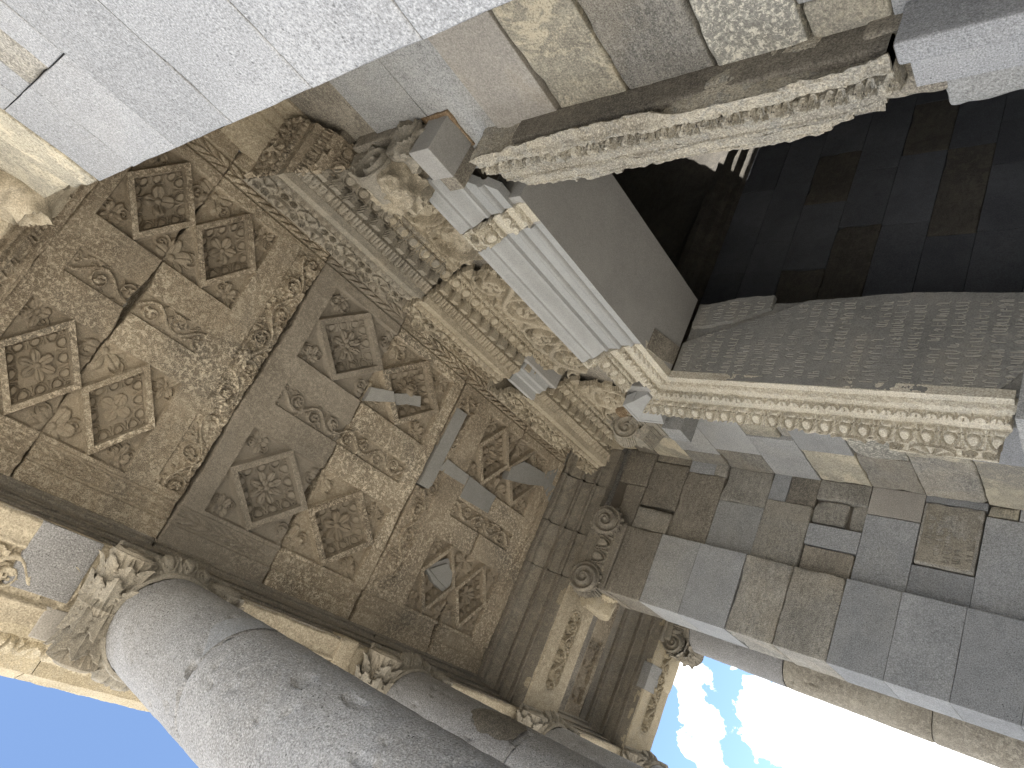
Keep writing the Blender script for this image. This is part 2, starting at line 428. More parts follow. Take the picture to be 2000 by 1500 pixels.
def p_scroll(s, t, W, p, seed=0):
    """running acanthus scroll: wave stem, spirals with rosettes in the bends, leafy ground"""
    k = 2 * PI / p
    ts = .30 * W * np.sin(k * s)
    sl = np.sqrt(1 + (.30 * W * k * np.cos(k * s)) ** 2)
    stem = np.exp(-((t - ts) / sl / (.055 * W)) ** 2)
    h = stem * .8
    half = p / 2
    j = np.round(s / half - .5)
    xs = s - (j + .5) * half
    sg = np.where(j % 2 == 0, 1.0, -1.0)
    yc = t + sg * .10 * W
    r = np.hypot(xs, yc) / (.38 * W)
    th = np.arctan2(yc * sg, xs) / (2 * PI)
    f = (r * 1.9 - th) % 1
    h = np.maximum(h, np.exp(-((f - .5) / .17) ** 2) * sm(1.0, .85, r) * .85)
    h = np.maximum(h, p_rosette(xs, yc, .17 * W, 5, seed) * (r < .5))
    lf = ridge(s + seed, t, 3.2 / W, 2, seed)
    h = np.maximum(h, sm(.62, .9, lf) * .55 * (np.abs(t) < .47 * W))
    return sm(.10, .50, h) * .7 + .3 * h

def p_acanth(x, y, sc, seed=0):
    a = ridge(x, y, sc, 3, seed)
    b = sm(-.1, .35, fb2(x, y, sc * .5, 2, seed + 3))
    a = sm(.45, .95, a)
    return (sm(.1, .5, a) * .65 + .35 * a) * (.35 + .65 * b)

def p_laurel(s, t, p, hw):
    """bound laurel: rows of overlapping pointed leaves meeting on the centre line"""
    a = np.abs(t) / hw
    f = (s / p - a * 1.15) % 1
    leaf = np.sqrt(np.clip(1 - ((f - .5) / .47) ** 2, 0, 1)) * sm(1.0, .8, a) * sm(.02, .12, a)
    return leaf * (.45 + .55 * f)

# ------------------------------------------------------------------ moulding sweeps
def sweep(name, mat, parent, prof, s0, s1, place, normal, res_s=.008, carve=None, disp=None, mask=None,
          thick=None, Nh=None, wear=.004, seed=0, warp=None, rough=.0015):
    """prof: list of (a,b) points; place(s,a,b)->xyz; normal(na,nb)->direction; s0,s1: numbers or functions of (a,b).
    carve: {segment: (fn(s,v,w)->0..1, amplitude, samples across)}"""
    A, Bb, SEG, Vv, NA, NB = [], [], [], [], [], []
    for i in range(len(prof) - 1):
        a0, b0 = prof[i]; a1, b1 = prof[i + 1]
        L = math.hypot(a1 - a0, b1 - b0)
        cv = (carve or {}).get(i)
        n = max(2, cv[2] if cv else max(2, int(L / .02)))
        for k in range(n + 1):
            t = k / n
            if k == 0 and i > 0:
                t = .002 / max(L, .004)
            A.append(a0 + (a1 - a0) * t); Bb.append(b0 + (b1 - b0) * t)
            SEG.append(i); Vv.append(t); NA.append(-(b1 - b0) / L); NB.append((a1 - a0) / L)
    MA = np.array(NA); MB = np.array(NB); sg = np.array(SEG)
    for k in range(1, len(sg)):
        if sg[k] != sg[k - 1]:
            ma, mb = NA[k] + NA[k - 1], NB[k] + NB[k - 1]
            l = math.hypot(ma, mb) or 1
            MA[k] = MA[k - 1] = ma / l; MB[k] = MB[k - 1] = mb / l
    A = np.array(A); Bb = np.array(Bb); SEG = np.array(SEG); Vv = np.array(Vv); NA = np.array(NA); NB = np.array(NB)
    f0 = s0 if callable(s0) else (lambda a, b: a * 0 + s0)
    f1 = s1 if callable(s1) else (lambda a, b: a * 0 + s1)
    S0 = f0(A, Bb); S1 = f1(A, Bb)
    Lm = float(np.max(np.abs(S1 - S0)))
    ns = max(3, int(Lm / res_s) + 1)
    u = np.linspace(0, 1, ns)[:, None]
    S = S0[None] + (S1 - S0)[None] * u
    Ag = np.broadcast_to(A, S.shape); Bg = np.broadcast_to(Bb, S.shape); V = np.broadcast_to(Vv, S.shape)
    H = np.zeros(S.shape)
    for i, cv in (carve or {}).items():
        k = SEG == i
        L = math.hypot(prof[i + 1][0] - prof[i][0], prof[i + 1][1] - prof[i][1])
        H[:, k] += cv[0](S[:, k], V[:, k], L) * cv[1]
    P = place(S, Ag, Bg)
    E_ = np.zeros(S.shape)
    if wear:
        E_ = fbm(P, 9, 3, seed) * wear
        if carve: H *= np.clip(1.1 + .8 * fbm(P, 3.5, 2, seed + 4), .35, 1.15)
    G = 0
    if rough:
        G = fbm(P, 55, 2, seed + 8) * rough
    if disp is not None:
        G = G + disp(S, Ag, Bg, V, SEG)
    Nrm = normal(np.broadcast_to(NA, S.shape), np.broadcast_to(NB, S.shape))
    Mrm = normal(np.broadcast_to(MA, S.shape), np.broadcast_to(MB, S.shape))
    P = P + Nrm * H[..., None] + Mrm * (G + E_)[..., None]
    if warp is not None:
        P = warp(P, S, Ag, Bg)
    mk = None
    if mask is not None:
        mk = np.broadcast_to(mask(S, Ag, Bg), S.shape)
        if mk.any() and not mk.all(): mk = biggest(mk)
    return sheet(name, P, mat, parent, mask=mk, thick=thick, N=Nh)

def along(axis, signs=None):
    pass

# place helpers: profile (a,b) with a = Y, b = Z, running along X
def place_x(S, a, b): return np.stack([S, a, b], -1)
def norm_x_out(na, nb): return np.stack([na * 0, na, nb], -1)
def place_y(S, a, b): return np.stack([a, S, b], -1)
def norm_y(na, nb): return np.stack([na, na * 0, nb], -1)

# ------------------------------------------------------------------ dimensions (metres, lens at the origin)
FLOOR = -1.72
ZC = 4.84            # ceiling
ZS = 4.37            # soffit of the architraves
XL, XR = -5.89, -.427    # faces of the two antae
YA = .948            # front of the antae
YD = 2.45            # front of the doorway wall
JL, JR = -4.19, -2.13    # door opening
ZD = 2.95            # soffit of the lintel
ZROWS = [-1.72, -1.40, -.98, -.58, -.16, .25, .66, 1.06, 1.48, 1.88, 2.305, 2.72, 3.165, 3.57, 3.97]

# ================================================================== SETTING
def plane_obj(name, x0, x1, y0, y1, z, mat, n=2):
    X, Y = np.meshgrid(np.linspace(x0, x1, n), np.linspace(y0, y1, n), indexing='ij')
    return sheet(name, np.stack([X, Y, X * 0 + z], -1), mat, N=(0, 0, 1))
tag(plane_obj('ground', -400, 400, -400, 400, FLOOR - 2.6, M['pave'], 5), kind='structure')
V, F = stone_arrays((-9.4, -1.55, FLOOR - 2.6), (3.1, 13.2, FLOOR), r=.02, amp=.002, lowamp=.002, res=.6)
tag(mesh_obj('floor', V, F, M['pave']), kind='structure')
for k in range(7):
    V, F = stone_arrays((-9.4, -1.55 - .36 * (k + 1), FLOOR - 2.6), (3.1, -1.55 - .36 * k, FLOOR - .36 * (k + 1)), r=.01, amp=.001, lowamp=.001, res=.6)
    tag(mesh_obj('front_steps', V, F, M['pave']), kind='structure')

# sun direction (towards the sun): behind the right rear corner of the temple
SUN_EL, SUN_AZ = R(47), math.atan2(.74, .52)     # azimuth measured from +Y towards +X
SD = np.array([math.cos(SUN_EL) * math.sin(SUN_AZ), math.cos(SUN_EL) * math.cos(SUN_AZ), math.sin(SUN_EL)])

# ================================================================== CEILING
BAYS = [(-1.755, -.755), (-3.80, -2.345), (-5.385, -4.40)]
ROWS = [(1.32, 1.97), (.05, .71)]
JOINTS = [-.655, -1.22, -2.17, -3.035, -3.935, -4.90, -5.665]
YC0, YC1 = -.240, 2.30

def ceil_h(X, Y):
    h = np.zeros(X.shape)
    er = np.clip(.75 + 1.1 * fb2(X, Y, 2.6, 3, 21), .15, 1.0)
    for bi, (x0, x1) in enumerate(BAYS):
        a = (x1 - x0) / 4
        for ri, (y0, y1) in enumerate(ROWS):
            b = (y1 - y0) / 2; yc = (y0 + y1) / 2
            ins = (X > x0) & (X < x1) & (Y > y0) & (Y < y1)
            if not ins.any(): continue
            d = np.full(X.shape, 9.0)
            for cx in (x0 + a, x1 - a):
                d = np.minimum(d, np.abs(X - cx) / a + np.abs(Y - yc) / b)
            tri = ins & (d > 1.0)
            deep = -.042 * np.ones(X.shape)
            # leaf fill of each triangle
            for q, (tx, ty, ww) in enumerate([(x0 + a * .30, y0 + b * .30, .6), (x0 + a * .30, y1 - b * .30, .6), (x1 - a * .30, y0 + b * .30, .6), (x1 - a * .30, y1 - b * .30, .6),
                                 ((x0 + x1) / 2, y0 + b * .34, 1), ((x0 + x1) / 2, y1 - b * .34, 1)]):
                sd = bi * 17 + ri * 7 + q
                dy = np.sign(yc - ty)
                xx = X - tx; yy = (Y - ty) * dy
                rad = .115 if ww < 1 else .145
                sx = .62 if ww < 1 else .95
                L = p_rosette(xx / sx, yy + rad * .35, rad, 5, .3 * sd, .18) * (np.hypot(xx / sx, yy) < rad * 1.15)
                L = np.maximum(L, p_spiral(np.abs(xx) - rad * .75 * sx, yy - .0, rad * .42) * .8)
                deep = deep + L * .030
            rx = np.minimum.reduce([X - x0, x1 - X, Y - y0, y1 - Y, (d - 1) * .17])
            deep = deep * sm(-.002, .012, rx) - .004
            h = np.where(tri, deep, h)
            h = np.where(ins & (d < .95), -.20, h)
        # scroll strip through the middle of the bay
        s0, s1 = x0 - (-.045), x1 - .045
        st = (X > s0) & (X < s1) & (Y > .925) & (Y < 1.105)
        W = .18
        hs = -.026 + p_scroll(X + bi * .3, Y - 1.015, W, .36, 3 + bi) * .034 * er
        edge = np.minimum.reduce([X - s0, s1 - X, Y - .925, 1.105 - Y])
        h = np.where(st, hs * sm(-.001, .008, edge), h)
    # laurel borders
    for yc, hw, am in ((2.118, .055, .030), (-.048, .052, .016)):
        t = Y - yc
        k = (np.abs(t) < hw + .018)
        m = sm(hw + .018, hw + .010, np.abs(t))
        hb = -.016 * m + p_laurel(X, t, .10, hw) * am * er
        h = np.where(k, hb, h)
    for xc, hw in ((-5.515, .06),):
        t = X - xc
        k = (np.abs(t) < hw + .012) & (Y > .0) & (Y < 2.05)
        h = np.where(k, -.010 * sm(hw + .012, hw + .004, np.abs(t)) + p_laurel(Y, t, .105, hw) * .022 * er, h)
    # scroll bands between the bays
    for xc, W, ya, yb, sd in ((-2.055, .20, .08, 1.98, 5), (-4.085, .20, .10, 1.95, 9)):
        t = X - xc
        k = (np.abs(t) < W / 2 + .012) & (Y > ya) & (Y < yb)
        e2 = np.clip(.8 + 1.2 * fb2(X, Y, 3.1, 3, 31), .1, 1.1)
        e2 = np.where(xc < -4, e2 * .6, e2)
        hb = -.012 + np.maximum(p_scroll(Y, t, W, .46, sd), p_acanth(X, Y, 11, sd)) * .048 * e2
        h = np.where(k, hb * sm(W / 2 + .012, W / 2, np.abs(t)), h)
    # wear
    h = h + fb2(X, Y, 2.2, 3, 41) * .006 + fb2(X, Y, 22, 4, 43) * .0042
    return h
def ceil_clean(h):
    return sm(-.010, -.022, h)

def coffer(parent, cx, cy, a, b, mat, kind, seed, empty=False, label=None):
    """sunken lozenge: flat frame, step, egg-and-dart slope, floor; its rosette is a sub-part"""
    n = 111
    t = np.linspace(-1, 1, n)
    U, V = np.meshgrid(t, t, indexing='ij')
    # lozenge axes
    X = cx + (U - V) / 2 * a; Y = cy + (U + V) / 2 * b
    d = np.maximum(np.abs(U), np.abs(V)); e = 1 - d
    side = np.where(np.abs(U) >= np.abs(V), V, U)
    L = math.hypot(a, b)
    er = np.clip(.9 + .6 * fb2(X, Y, 5, 2, seed), .3, 1.1)
    fr = .185
    h = np.where(e < fr, .004, 0)
    h = h - sm(fr, fr + .02, e) * .050
    v = np.clip((e - fr - .02) / .27, 0, 1)
    ew = (e > fr + .02) & (e < fr + .29)
    p = L * (1 - fr - .14) / 3.0
    h = np.where(e > fr + .02, -.050 - .030 * v, h)
    h = h + np.where(ew, p_egg(side * L / 2 + p / 2, v, p) * .028 * er, 0)
    h = np.where(e > fr + .29, -.082, h)
    h = h + fb2(X, Y, 22, 4, seed + 43) * .0042 + fb2(X, Y, 4, 2, seed) * .004
    P = np.stack([X, Y, ZC - h], -1)
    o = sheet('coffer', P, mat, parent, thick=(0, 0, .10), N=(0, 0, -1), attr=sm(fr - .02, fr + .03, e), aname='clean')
    if label: o['label'] = label
    # rosette
    Rr = min(a, b) * .43
    m = 61
    t = np.linspace(-1, 1, m)
    U, V = np.meshgrid(t, t, indexing='ij')
    X = U * Rr; Y = V * Rr * min(1.25, b / a)
    if kind == 'flower4': hh = p_rosette(X, Y, Rr, 4, .6, .22) * .05
    elif kind == 'flower6': hh = p_rosette(X, Y, Rr, 6, .2, .20) * .042
    elif kind == 'flower8':
        hh = np.maximum(p_rosette(X, Y, Rr, 8, .1, .2) * .04, p_rosette(X, Y, Rr * .5, 5, .5, .3) * .05)
    elif kind == 'leaf': hh = np.maximum(p_rosette(X, Y, Rr, 5, 1.0, .15) * .03, p_acanth(X + seed, Y, 18, seed) * .045 * (np.hypot(X, Y) < Rr * .85))
    elif kind == 'head':
        # a worn face in a leafy wreath
        r = np.hypot(X / .75, Y) / Rr
        hh = .075 * np.sqrt(np.clip(1 - (r / .62) ** 2, 0, 1)) + p_rosette(X, Y, Rr, 11, 0, .1) * .03 * (r > .5)
        yy = Y / Rr; xx = X / Rr
        hh += .012 * np.exp(-((xx / .07) ** 2 + ((yy + .02) / .18) ** 2))
        for sx in (-.2, .2): hh -= .014 * np.exp(-(((xx - sx) / .09) ** 2 + ((yy - .14) / .06) ** 2))
        hh -= .01 * np.exp(-((xx / .16) ** 2 + ((yy + .28) / .04) ** 2))
    else: hh = p_rosette(X, Y, Rr, 4, 0, .16) * .022 + p_spiral(X, Y - Rr * .3, Rr * .4) * .006
    hh = hh * np.clip(1 + .7 * fb2(X + cx, Y + cy, 9, 2, seed + 3), .5, 1.1)
    mk = hh > .0035
    P = np.stack([cx + X, cy + Y, ZC + .084 - hh], -1)
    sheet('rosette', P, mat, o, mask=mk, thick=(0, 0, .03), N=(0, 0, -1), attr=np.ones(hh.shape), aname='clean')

SL_MAT = ['ceil', 'ceil_lichen', 'ceil_grey', 'ceil_lichen', 'ceil', 'ceil']
SL_LAB = ['narrow brown carved ceiling slab next to the nearer pale wall end', 'lichen-speckled ceiling slab with a worn leaf band along its edge, near the big column',
          'smooth grey-brown ceiling slab with a round-petalled rosette, over the middle of the doorway', 'mottled ceiling slab with a carved face in one lozenge and a grey arc patch',
          'cracked ceiling slab repaired with a long grey stone bar', 'narrow end ceiling slab with grey repair pieces beside the far moulded beam']
COF = {0: [('flower4', 'ceil'), ('flower6', 'ceil')], 1: [('leaf', 'ceil'), ('worn', 'ceil_lichen')], 2: [('flower8', 'ceil_grey'), ('flower8', 'ceil_grey')],
       3: [('head', 'ceil'), ('flower6', 'ceil')], 4: [('leaf', 'ceil'), ('worn', 'ceil')], 5: [('leaf', 'ceil'), ('flower6', 'ceil')]}
slabs = []
for i in range(6):
    xa, xb = JOINTS[i], JOINTS[i + 1]     # xa > xb
    g = .006
    xs = np.arange(xb + g, xa - g + .0025, .005); ys = np.arange(YC0, YC1, .005)
    X, Y = np.meshgrid(xs, ys, indexing='ij')
    # uneven joint edges
    w0 = fb2(Y * 0 + i, Y, 5, 5, 60 + i, .65) * .016; w1 = fb2(Y * 0 + i + 1, Y, 5, 5, 61 + i, .65) * .020
    # open stretches of the joints
    def opening(j, y):
        o = .010 * np.clip(fb2(y * 0 + j * 3.1, y, 2.3, 3, 90 + j), 0, 1)
        for jj, yc, hw, am in ((1, .98, .16, .030), (1, 1.62, .10, .010), (2, .30, .25, .010), (2, 1.5, .3, .008), (3, .45, .30, .024), (4, -.12, .14, .016), (4, .62, .22, .010), (5, -.05, .16, .014), (5, 1.62, .2, .02)):
            if jj == j: o = o + am * np.exp(-((y - yc) / hw) ** 2)
        return o
    w0 = w0 + opening(i + 1, Y); w1 = w1 - opening(i, Y)
    tt = (X - xb) / (xa - xb)
    Xw = X + np.where(tt < .12, w0 * (1 - tt / .12), 0) + np.where(tt > .88, w1 * (1 - (1 - tt) / .12), 0)
    h = ceil_h(Xw, Y)
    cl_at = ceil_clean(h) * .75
    ed = np.minimum(X - xb, xa - X)
    h = h - .014 * (1 - sm(0, .014, ed + fb2(X, Y, 18, 2, 70) * .006))
    dz = [.0, .006, -.004, .004, .0, -.005][i]
    P = np.stack([Xw, Y, ZC - h + dz], -1)
    mk = None
    if i == 4:     # missing chips along the crack
        mk = ~((np.abs(X + 4.02 + .10 * (Y - 1.4)) < .075) & (Y > 1.0) & (Y < 1.82))
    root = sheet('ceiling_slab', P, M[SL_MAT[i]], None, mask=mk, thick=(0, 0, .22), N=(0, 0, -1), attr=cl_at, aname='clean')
    tag(root, SL_LAB[i], 'ceiling slab', 'carved slabs of the porch ceiling')
    slabs.append(root)
    bi = i // 2
    x0, x1 = BAYS[bi]; a = (x1 - x0) / 4
    cx = x1 - a if i % 2 == 0 else x0 + a
    for ri, (y0, y1) in enumerate(ROWS):
        kd, mt = COF[i][ri]
        coffer(root, cx, (y0 + y1) / 2, a, (y1 - y0) / 2, M[mt], kd, 300 + i * 10 + ri)

def inplane_patch(parent, poly, z, th, mat, name='repair_patch', label=None, bevel=.0025, rough=.001, seed=1):
    """flat repair stone cut to an outline on the ceiling"""
    poly = [np.array(p, float) for p in poly]
    pts = []
    for k in range(len(poly)):
        a, b = poly[k], poly[(k + 1) % len(poly)]
        n = max(2, int(np.linalg.norm(b - a) / .02))
        for j in range(n):
            p = a + (b - a) * j / n
            pts.append(p)
    pts = np.array(pts); c = pts.mean(0)
    j = fbm(np.c_[pts, pts[:, 0] * 0 + seed], 14, 2, seed)[:, None] * .004
    d = (pts - c) / np.linalg.norm(pts - c, axis=1, keepdims=True)
    pts = pts + d * j
    n = len(pts)
    inner = pts - d * bevel
    V = np.concatenate([np.c_[pts, np.full(n, z + th)], np.c_[pts, np.full(n, z + bevel)], np.c_[inner, np.full(n, z)], [[c[0], c[1], z]]])
    i0 = np.arange(n); i1 = (i0 + 1) % n
    Q = np.concatenate([np.stack([i0, i1, i1 + n, i0 + n], 1), np.stack([i0 + n, i1 + n, i1 + 2 * n, i0 + 2 * n], 1)])
    T = np.stack([i0 + 2 * n, i1 + 2 * n, np.full(n, 3 * n)], 1)
    o = mesh_obj(name, V, [Q, T], mat, parent, smooth=False)
    if label: o['label'] = label
    return o
inplane_patch(slabs[4], [(-3.955, 1.79), (-4.095, 1.80), (-4.085, 1.02), (-3.945, 1.01)], ZC - .012, .10, M['patch'], 'repair_bar')
inplane_patch(slabs[4], [(-4.12, 1.345), (-4.45, 1.335), (-4.45, 1.235), (-4.08, 1.22)], ZC - .006, .05, M['patch'])
inplane_patch(slabs[4], [(-4.46, 1.335), (-4.885, 1.32), (-4.88, 1.14), (-4.46, 1.12)], ZC - .009, .05, M['patch'])
inplane_patch(slabs[5], [(-4.92, 1.66), (-5.05, 1.79), (-5.41, 1.83), (-5.48, 1.71), (-5.22, 1.61), (-4.92, 1.52)], ZC - .012, .08, M['patch'])
inplane_patch(slabs[5], [(-5.41, 1.84), (-5.655, 2.02), (-5.655, 1.60), (-5.48, 1.70)], ZC - .005, .08, M['patch'])
inplane_patch(slabs[4], [(-4.45, .42), (-4.67, .585), (-4.82, .52), (-4.89, .39), (-4.84, .29), (-4.63, .33)], ZC + .02, .08, M['patch'])
inplane_patch(slabs[4], [(-4.50, .42), (-4.67, .54), (-4.78, .49), (-4.82, .40), (-4.79, .34), (-4.65, .37)], ZC - .004, .04, M['patch'])
inplane_patch(slabs[3], [(-3.05, 1.465), (-3.26, 1.55), (-3.32, 1.48), (-3.05, 1.335)], ZC - .010, .08, M['patch'])
inplane_patch(slabs[3], [(-3.28, 1.54), (-3.40, 1.61), (-3.55, 1.67), (-3.60, 1.59), (-3.46, 1.54), (-3.36, 1.47)], ZC + .015, .08, M['patch'])

# ================================================================== ARCHITRAVES
def arch_profile(x0, x1, z0, z1, rev=False):
    """inner face of an architrave: x0 at the soffit, x1 at the ceiling"""
    D = x1 - x0; Hh = z1 - z0
    q = [(0, .035), (.02, .28)]
    def bead(u0, v0, u1, v1, bulge, n=5):       # half-round moulding
        L = math.hypot(u1 - u0, v1 - v0)
        return [(u0 + (u1 - u0) * k / n + bulge * math.sin(PI * k / n) * (v1 - v0) / L, v0 + (v1 - v0) * k / n - bulge * math.sin(PI * k / n) * (u1 - u0) / L) for k in range(n + 1)]
    q += bead(.10, .285, .16, .37, .13) + [(.20, .375), (.22, .585)] + bead(.34, .59, .40, .68, .14) + [(.42, .685), (.44, .72)] + bead(.46, .725, .86, .86, -.09, 6) + [(.92, .865), (.94, .91), (1.0, .915), (1, 1.06)]
    return [(x0 + D * u, z0 + Hh * v) for u, v in q]

def beam_soffit(name, parent, x0, x1, y0, y1, z, mat, along_axis, W, p, seed, e0=.22, e1=.22, amp=.035):
    """underside of a beam with a sunk panel of running scroll"""
    res = .007
    xs = np.linspace(x0, x1, max(3, int(abs(x1 - x0) / res))); ys = np.linspace(y0, y1, max(3, int(abs(y1 - y0) / res)))
    X, Y = np.meshgrid(xs, ys, indexing='ij')
    if along_axis == 'x': s, t, sa, sb, tc, hw = X, Y, min(x0, x1), max(x0, x1), (y0 + y1) / 2, abs(y1 - y0) / 2
    else: s, t, sa, sb, tc, hw = Y, X, min(y0, y1), max(y0, y1), (x0 + x1) / 2, abs(x1 - x0) / 2
    t = t - tc
    # rounded panel ends
    ex = np.minimum(s - (sa + e0), (sb - e1) - s)
    ed = np.where(ex > W / 2, W / 2 - np.abs(t), W / 2 - np.hypot(np.clip(W / 2 - ex, 0, None), t))
    pan = sm(0, .012, ed)
    er = np.clip(.85 + .8 * fb2(X, Y, 3, 3, seed), .2, 1.1)
    h = -.024 * pan + pan * np.maximum(p_scroll(s, t, W, p, seed), p_acanth(X, Y, 14, seed) * .35) * amp * 1.3 * er
    h += np.exp(-((ed + .012) / .010) ** 2) * .010
    ee = np.minimum(np.minimum(s - sa, sb - s), hw - np.abs(t))
    h -= (1 - sm(0, .02, ee + fb2(X, Y, 12, 2, seed + 2) * .012)) * .02
    h += fb2(X, Y, 5, 3, seed + 5) * .007 + fb2(X, Y, 26, 3, seed + 6) * .003
    return sheet(name, np.stack([X, Y, z - h], -1), mat, parent, thick=(0, 0, .06), N=(0, 0, -1))

YF0, YF1 = -.917, -.345     # soffit of the front beams
COLX = [-2.13, -4.19, -6.20, -8.25]
fr_prof = arch_profile(YF1, YC0, ZS, ZC)
# outside: fasciae, crown, frieze, cornice
out_prof = [(YF0, ZS), (YF0 - .005, 4.50), (YF0 - .025, 4.505), (YF0 - .03, 4.66), (YF0 - .05, 4.665), (YF0 - .055, 4.74), (-1.00, 4.76), (-1.09, 4.86), (-1.10, 4.90), (-.97, 4.91), (-.96, 5.20),
            (-1.02, 5.22), (-1.10, 5.30), (-1.32, 5.33), (-1.335, 5.42), (-1.345, 5.44), (-1.42, 5.54), (-1.425, 5.58), (-.6, 5.62)]
def norm_out(na, nb): return np.stack([na * 0, na, nb], -1)
def norm_in(na, nb): return np.stack([na * 0, -na, -nb], -1)
spans = [(-.05, -2.13), (-2.13, -4.19), (-4.19, -6.20), (-6.20, -8.56)]
labs = ['front beam over the big column with a scroll-carved underside and grey patch', 'front beam between the big column and the next column', 'front beam hidden behind the big shaft, ending at the third column', 'outermost front beam at the far porch corner']
for k, (xa, xb) in enumerate(spans):
    root = thing('architrave_beam', labs[k], 'stone beam', 'front beams of the porch', (0, 0, 0))
    beam_soffit('soffit_panel', root, xa - .004, xb + .004, YF0, YF1, ZS, M['arch'], 'x', .24, .36, 40 + k, e0=.42, e1=.42)
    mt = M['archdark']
    def wp(P, S, a, b):
        return P
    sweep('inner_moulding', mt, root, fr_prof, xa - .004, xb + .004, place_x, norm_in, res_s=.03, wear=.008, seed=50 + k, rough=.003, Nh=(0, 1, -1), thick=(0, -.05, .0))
    sweep('outer_moulding', M['yellow'], root, out_prof, xa - .004, xb + .004, place_x, norm_out, res_s=.012, wear=.006, seed=60 + k, rough=.003,
          carve={6: (lambda s, v, w: p_leaf(s, 1 - v, .16), .045, 14), 11: (lambda s, v, w: p_egg(s, 1 - v, .12), .03, 12)}, Nh=(0, -1, -.6), thick=(0, .05, 0))
    if k == 0:
        stone('repair_block', (-1.70, -.70, ZS - .012), (-1.36, YF1 - .004, ZS + .12), M['col'], root, seed=5, res=.05, **KIND['new'])
        stone('repair_block', (-1.80, YF0 + .01, ZS - .010), (-1.62, -.74, ZS + .12), M['neww'], root, seed=6, res=.05, **KIND['new'])
    if k == 1:
        stone('repair_block', (-3.72, -.60, ZS - .014), (-3.56, YF1 + .012, ZS + .28), M['arch'], root, seed=7, res=.05, **KIND['old'])

def side_beam(label, x0, x1, ya, yb, zin, inner_x, outer_x, mat, mdark, seed, amp, carve_crown=False, soffit=True, ymo=None):
    """beam running back from the front columns; x0 = face towards the porch"""
    root = thing('architrave_beam', label, 'stone beam', 'beams running back from the front columns')
    if soffit:
        beam_soffit('soffit_panel', root, x1, x0, ya, yb, ZS, mat, 'y', .20, .30, seed, e0=.25, e1=.25, amp=amp)
    y1 = ymo if ymo is not None else yb
    pr = arch_profile(x0, inner_x, ZS, ZC)
    sgn = 1 if inner_x > x0 else -1
    nf = lambda na, nb: np.stack([na * sgn * -1, na * 0, nb * sgn * -1], -1)
    cv = {17 + k: ((lambda k: (lambda s, v, w: p_leaf(s, (k + v) / 6, .16)))(k), .035, 4) for k in range(6)} if carve_crown else None
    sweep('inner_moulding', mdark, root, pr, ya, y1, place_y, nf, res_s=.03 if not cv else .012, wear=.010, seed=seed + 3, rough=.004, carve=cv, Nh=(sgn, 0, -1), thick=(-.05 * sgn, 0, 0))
    if outer_x is not None:
        pr = arch_profile(x1, outer_x, ZS, ZC)
        nf2 = lambda na, nb: np.stack([na * sgn, na * 0, nb * sgn], -1)
        sweep('outer_moulding', mdark, root, pr, ya, y1, place_y, nf2, res_s=.03, wear=.010, seed=seed + 4, rough=.004, Nh=(-sgn, 0, -1), thick=(.05 * sgn, 0, 0))
    return root
lb = side_beam('carved beam from the far wall end to the third front column, scroll band underneath', XL, -6.49, YF1 + .004, YA - .004, 0, -5.665, -6.70, M['arch'], M['archdark'], 80, .04, ymo=YA + .0)
ob = side_beam('outermost yellowish beam with a vine band, against the cloudy sky', -7.94, -8.556, YF1 + .004, 5.2, 0, -7.74, None, M['yellow'], M['archdark'], 90, .05)
sweep('outer_moulding', M['yellow'], ob, [(-8.556 - (YF0 - a), b) for a, b in out_prof][::-1], YF1, 5.2, place_y, lambda na, nb: np.stack([na, na * 0, nb], -1) * -1 * -1, res_s=.03, wear=.006, seed=95, rough=.003, Nh=(-1, 0, -.6), thick=(.05, 0, 0))
for y0, y1, mt in ((.34, .50, 'patch'), (.50, .64, 'patch')):
    stone('repair_block', (-8.20, y0, ZS - .012), (-7.93, y1, ZS + .1), M['new'], ob, seed=int(y0 * 100), res=.05, **KIND['new'])
stone('repair_block', (-8.57, .42, ZS - .008), (-8.30, .98, ZS + .1), M['yellow'], ob, seed=77, res=.05, **KIND['old'])
rb = side_beam('beam over the nearer wall end with a leafy crown along the ceiling edge', XR, .19, YF1 + .004, YA - .004, 0, -.655, None, M['arch'], M['ceil'], 100, .04, carve_crown=True, ymo=YD)
# beams lying on the walls
wl = thing('wall_architrave', 'stepped dark brown beam above the far side wall', 'stone beam', 'moulded beams lying on the walls')
pr = arch_profile(XL, -5.665, ZS, ZC)
for n_, (ya, yb) in enumerate(((YA + .003, 1.42), (1.425, 1.97), (1.975, YD - .02))):
    mk = None
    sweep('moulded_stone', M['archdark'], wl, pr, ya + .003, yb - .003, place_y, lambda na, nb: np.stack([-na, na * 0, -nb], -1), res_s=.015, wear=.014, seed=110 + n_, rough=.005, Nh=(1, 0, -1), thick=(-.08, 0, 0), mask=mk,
          disp=lambda S, a, b, v, g, n_=n_: -.012 * n_ + .018 * fbm(np.stack([S, a, b], -1), 4, 2, 60 + n_) + a * 0)
wd = thing('wall_architrave', 'stepped brown beam above the doorway wall, mostly behind the cornice', 'stone beam', 'moulded beams lying on the walls')
prd = [(2.45, 4.20), (2.44, 4.36), (2.425, 4.365), (2.42, 4.50), (2.40, 4.505), (2.395, 4.63), (2.37, 4.64), (2.365, 4.68), (2.35, 4.69), (2.31, 4.76), (2.29, 4.80), (2.285, 4.86)]
for n_, (xa, xb) in enumerate(((-.44, -1.02), (-1.03, -3.2), (-3.21, -5.9))):
    sweep('moulded_stone', M['arch'] if n_ else M['ceil'], wd, prd, xa, xb, place_x, norm_out, res_s=.02, wear=.010, seed=120 + n_, rough=.003, Nh=(0, -1, -1), thick=(0, .08, 0),
          carve={9: (lambda s, v, w: p_leaf(s, v, .2), .02, 10)} if n_ == 0 else None)

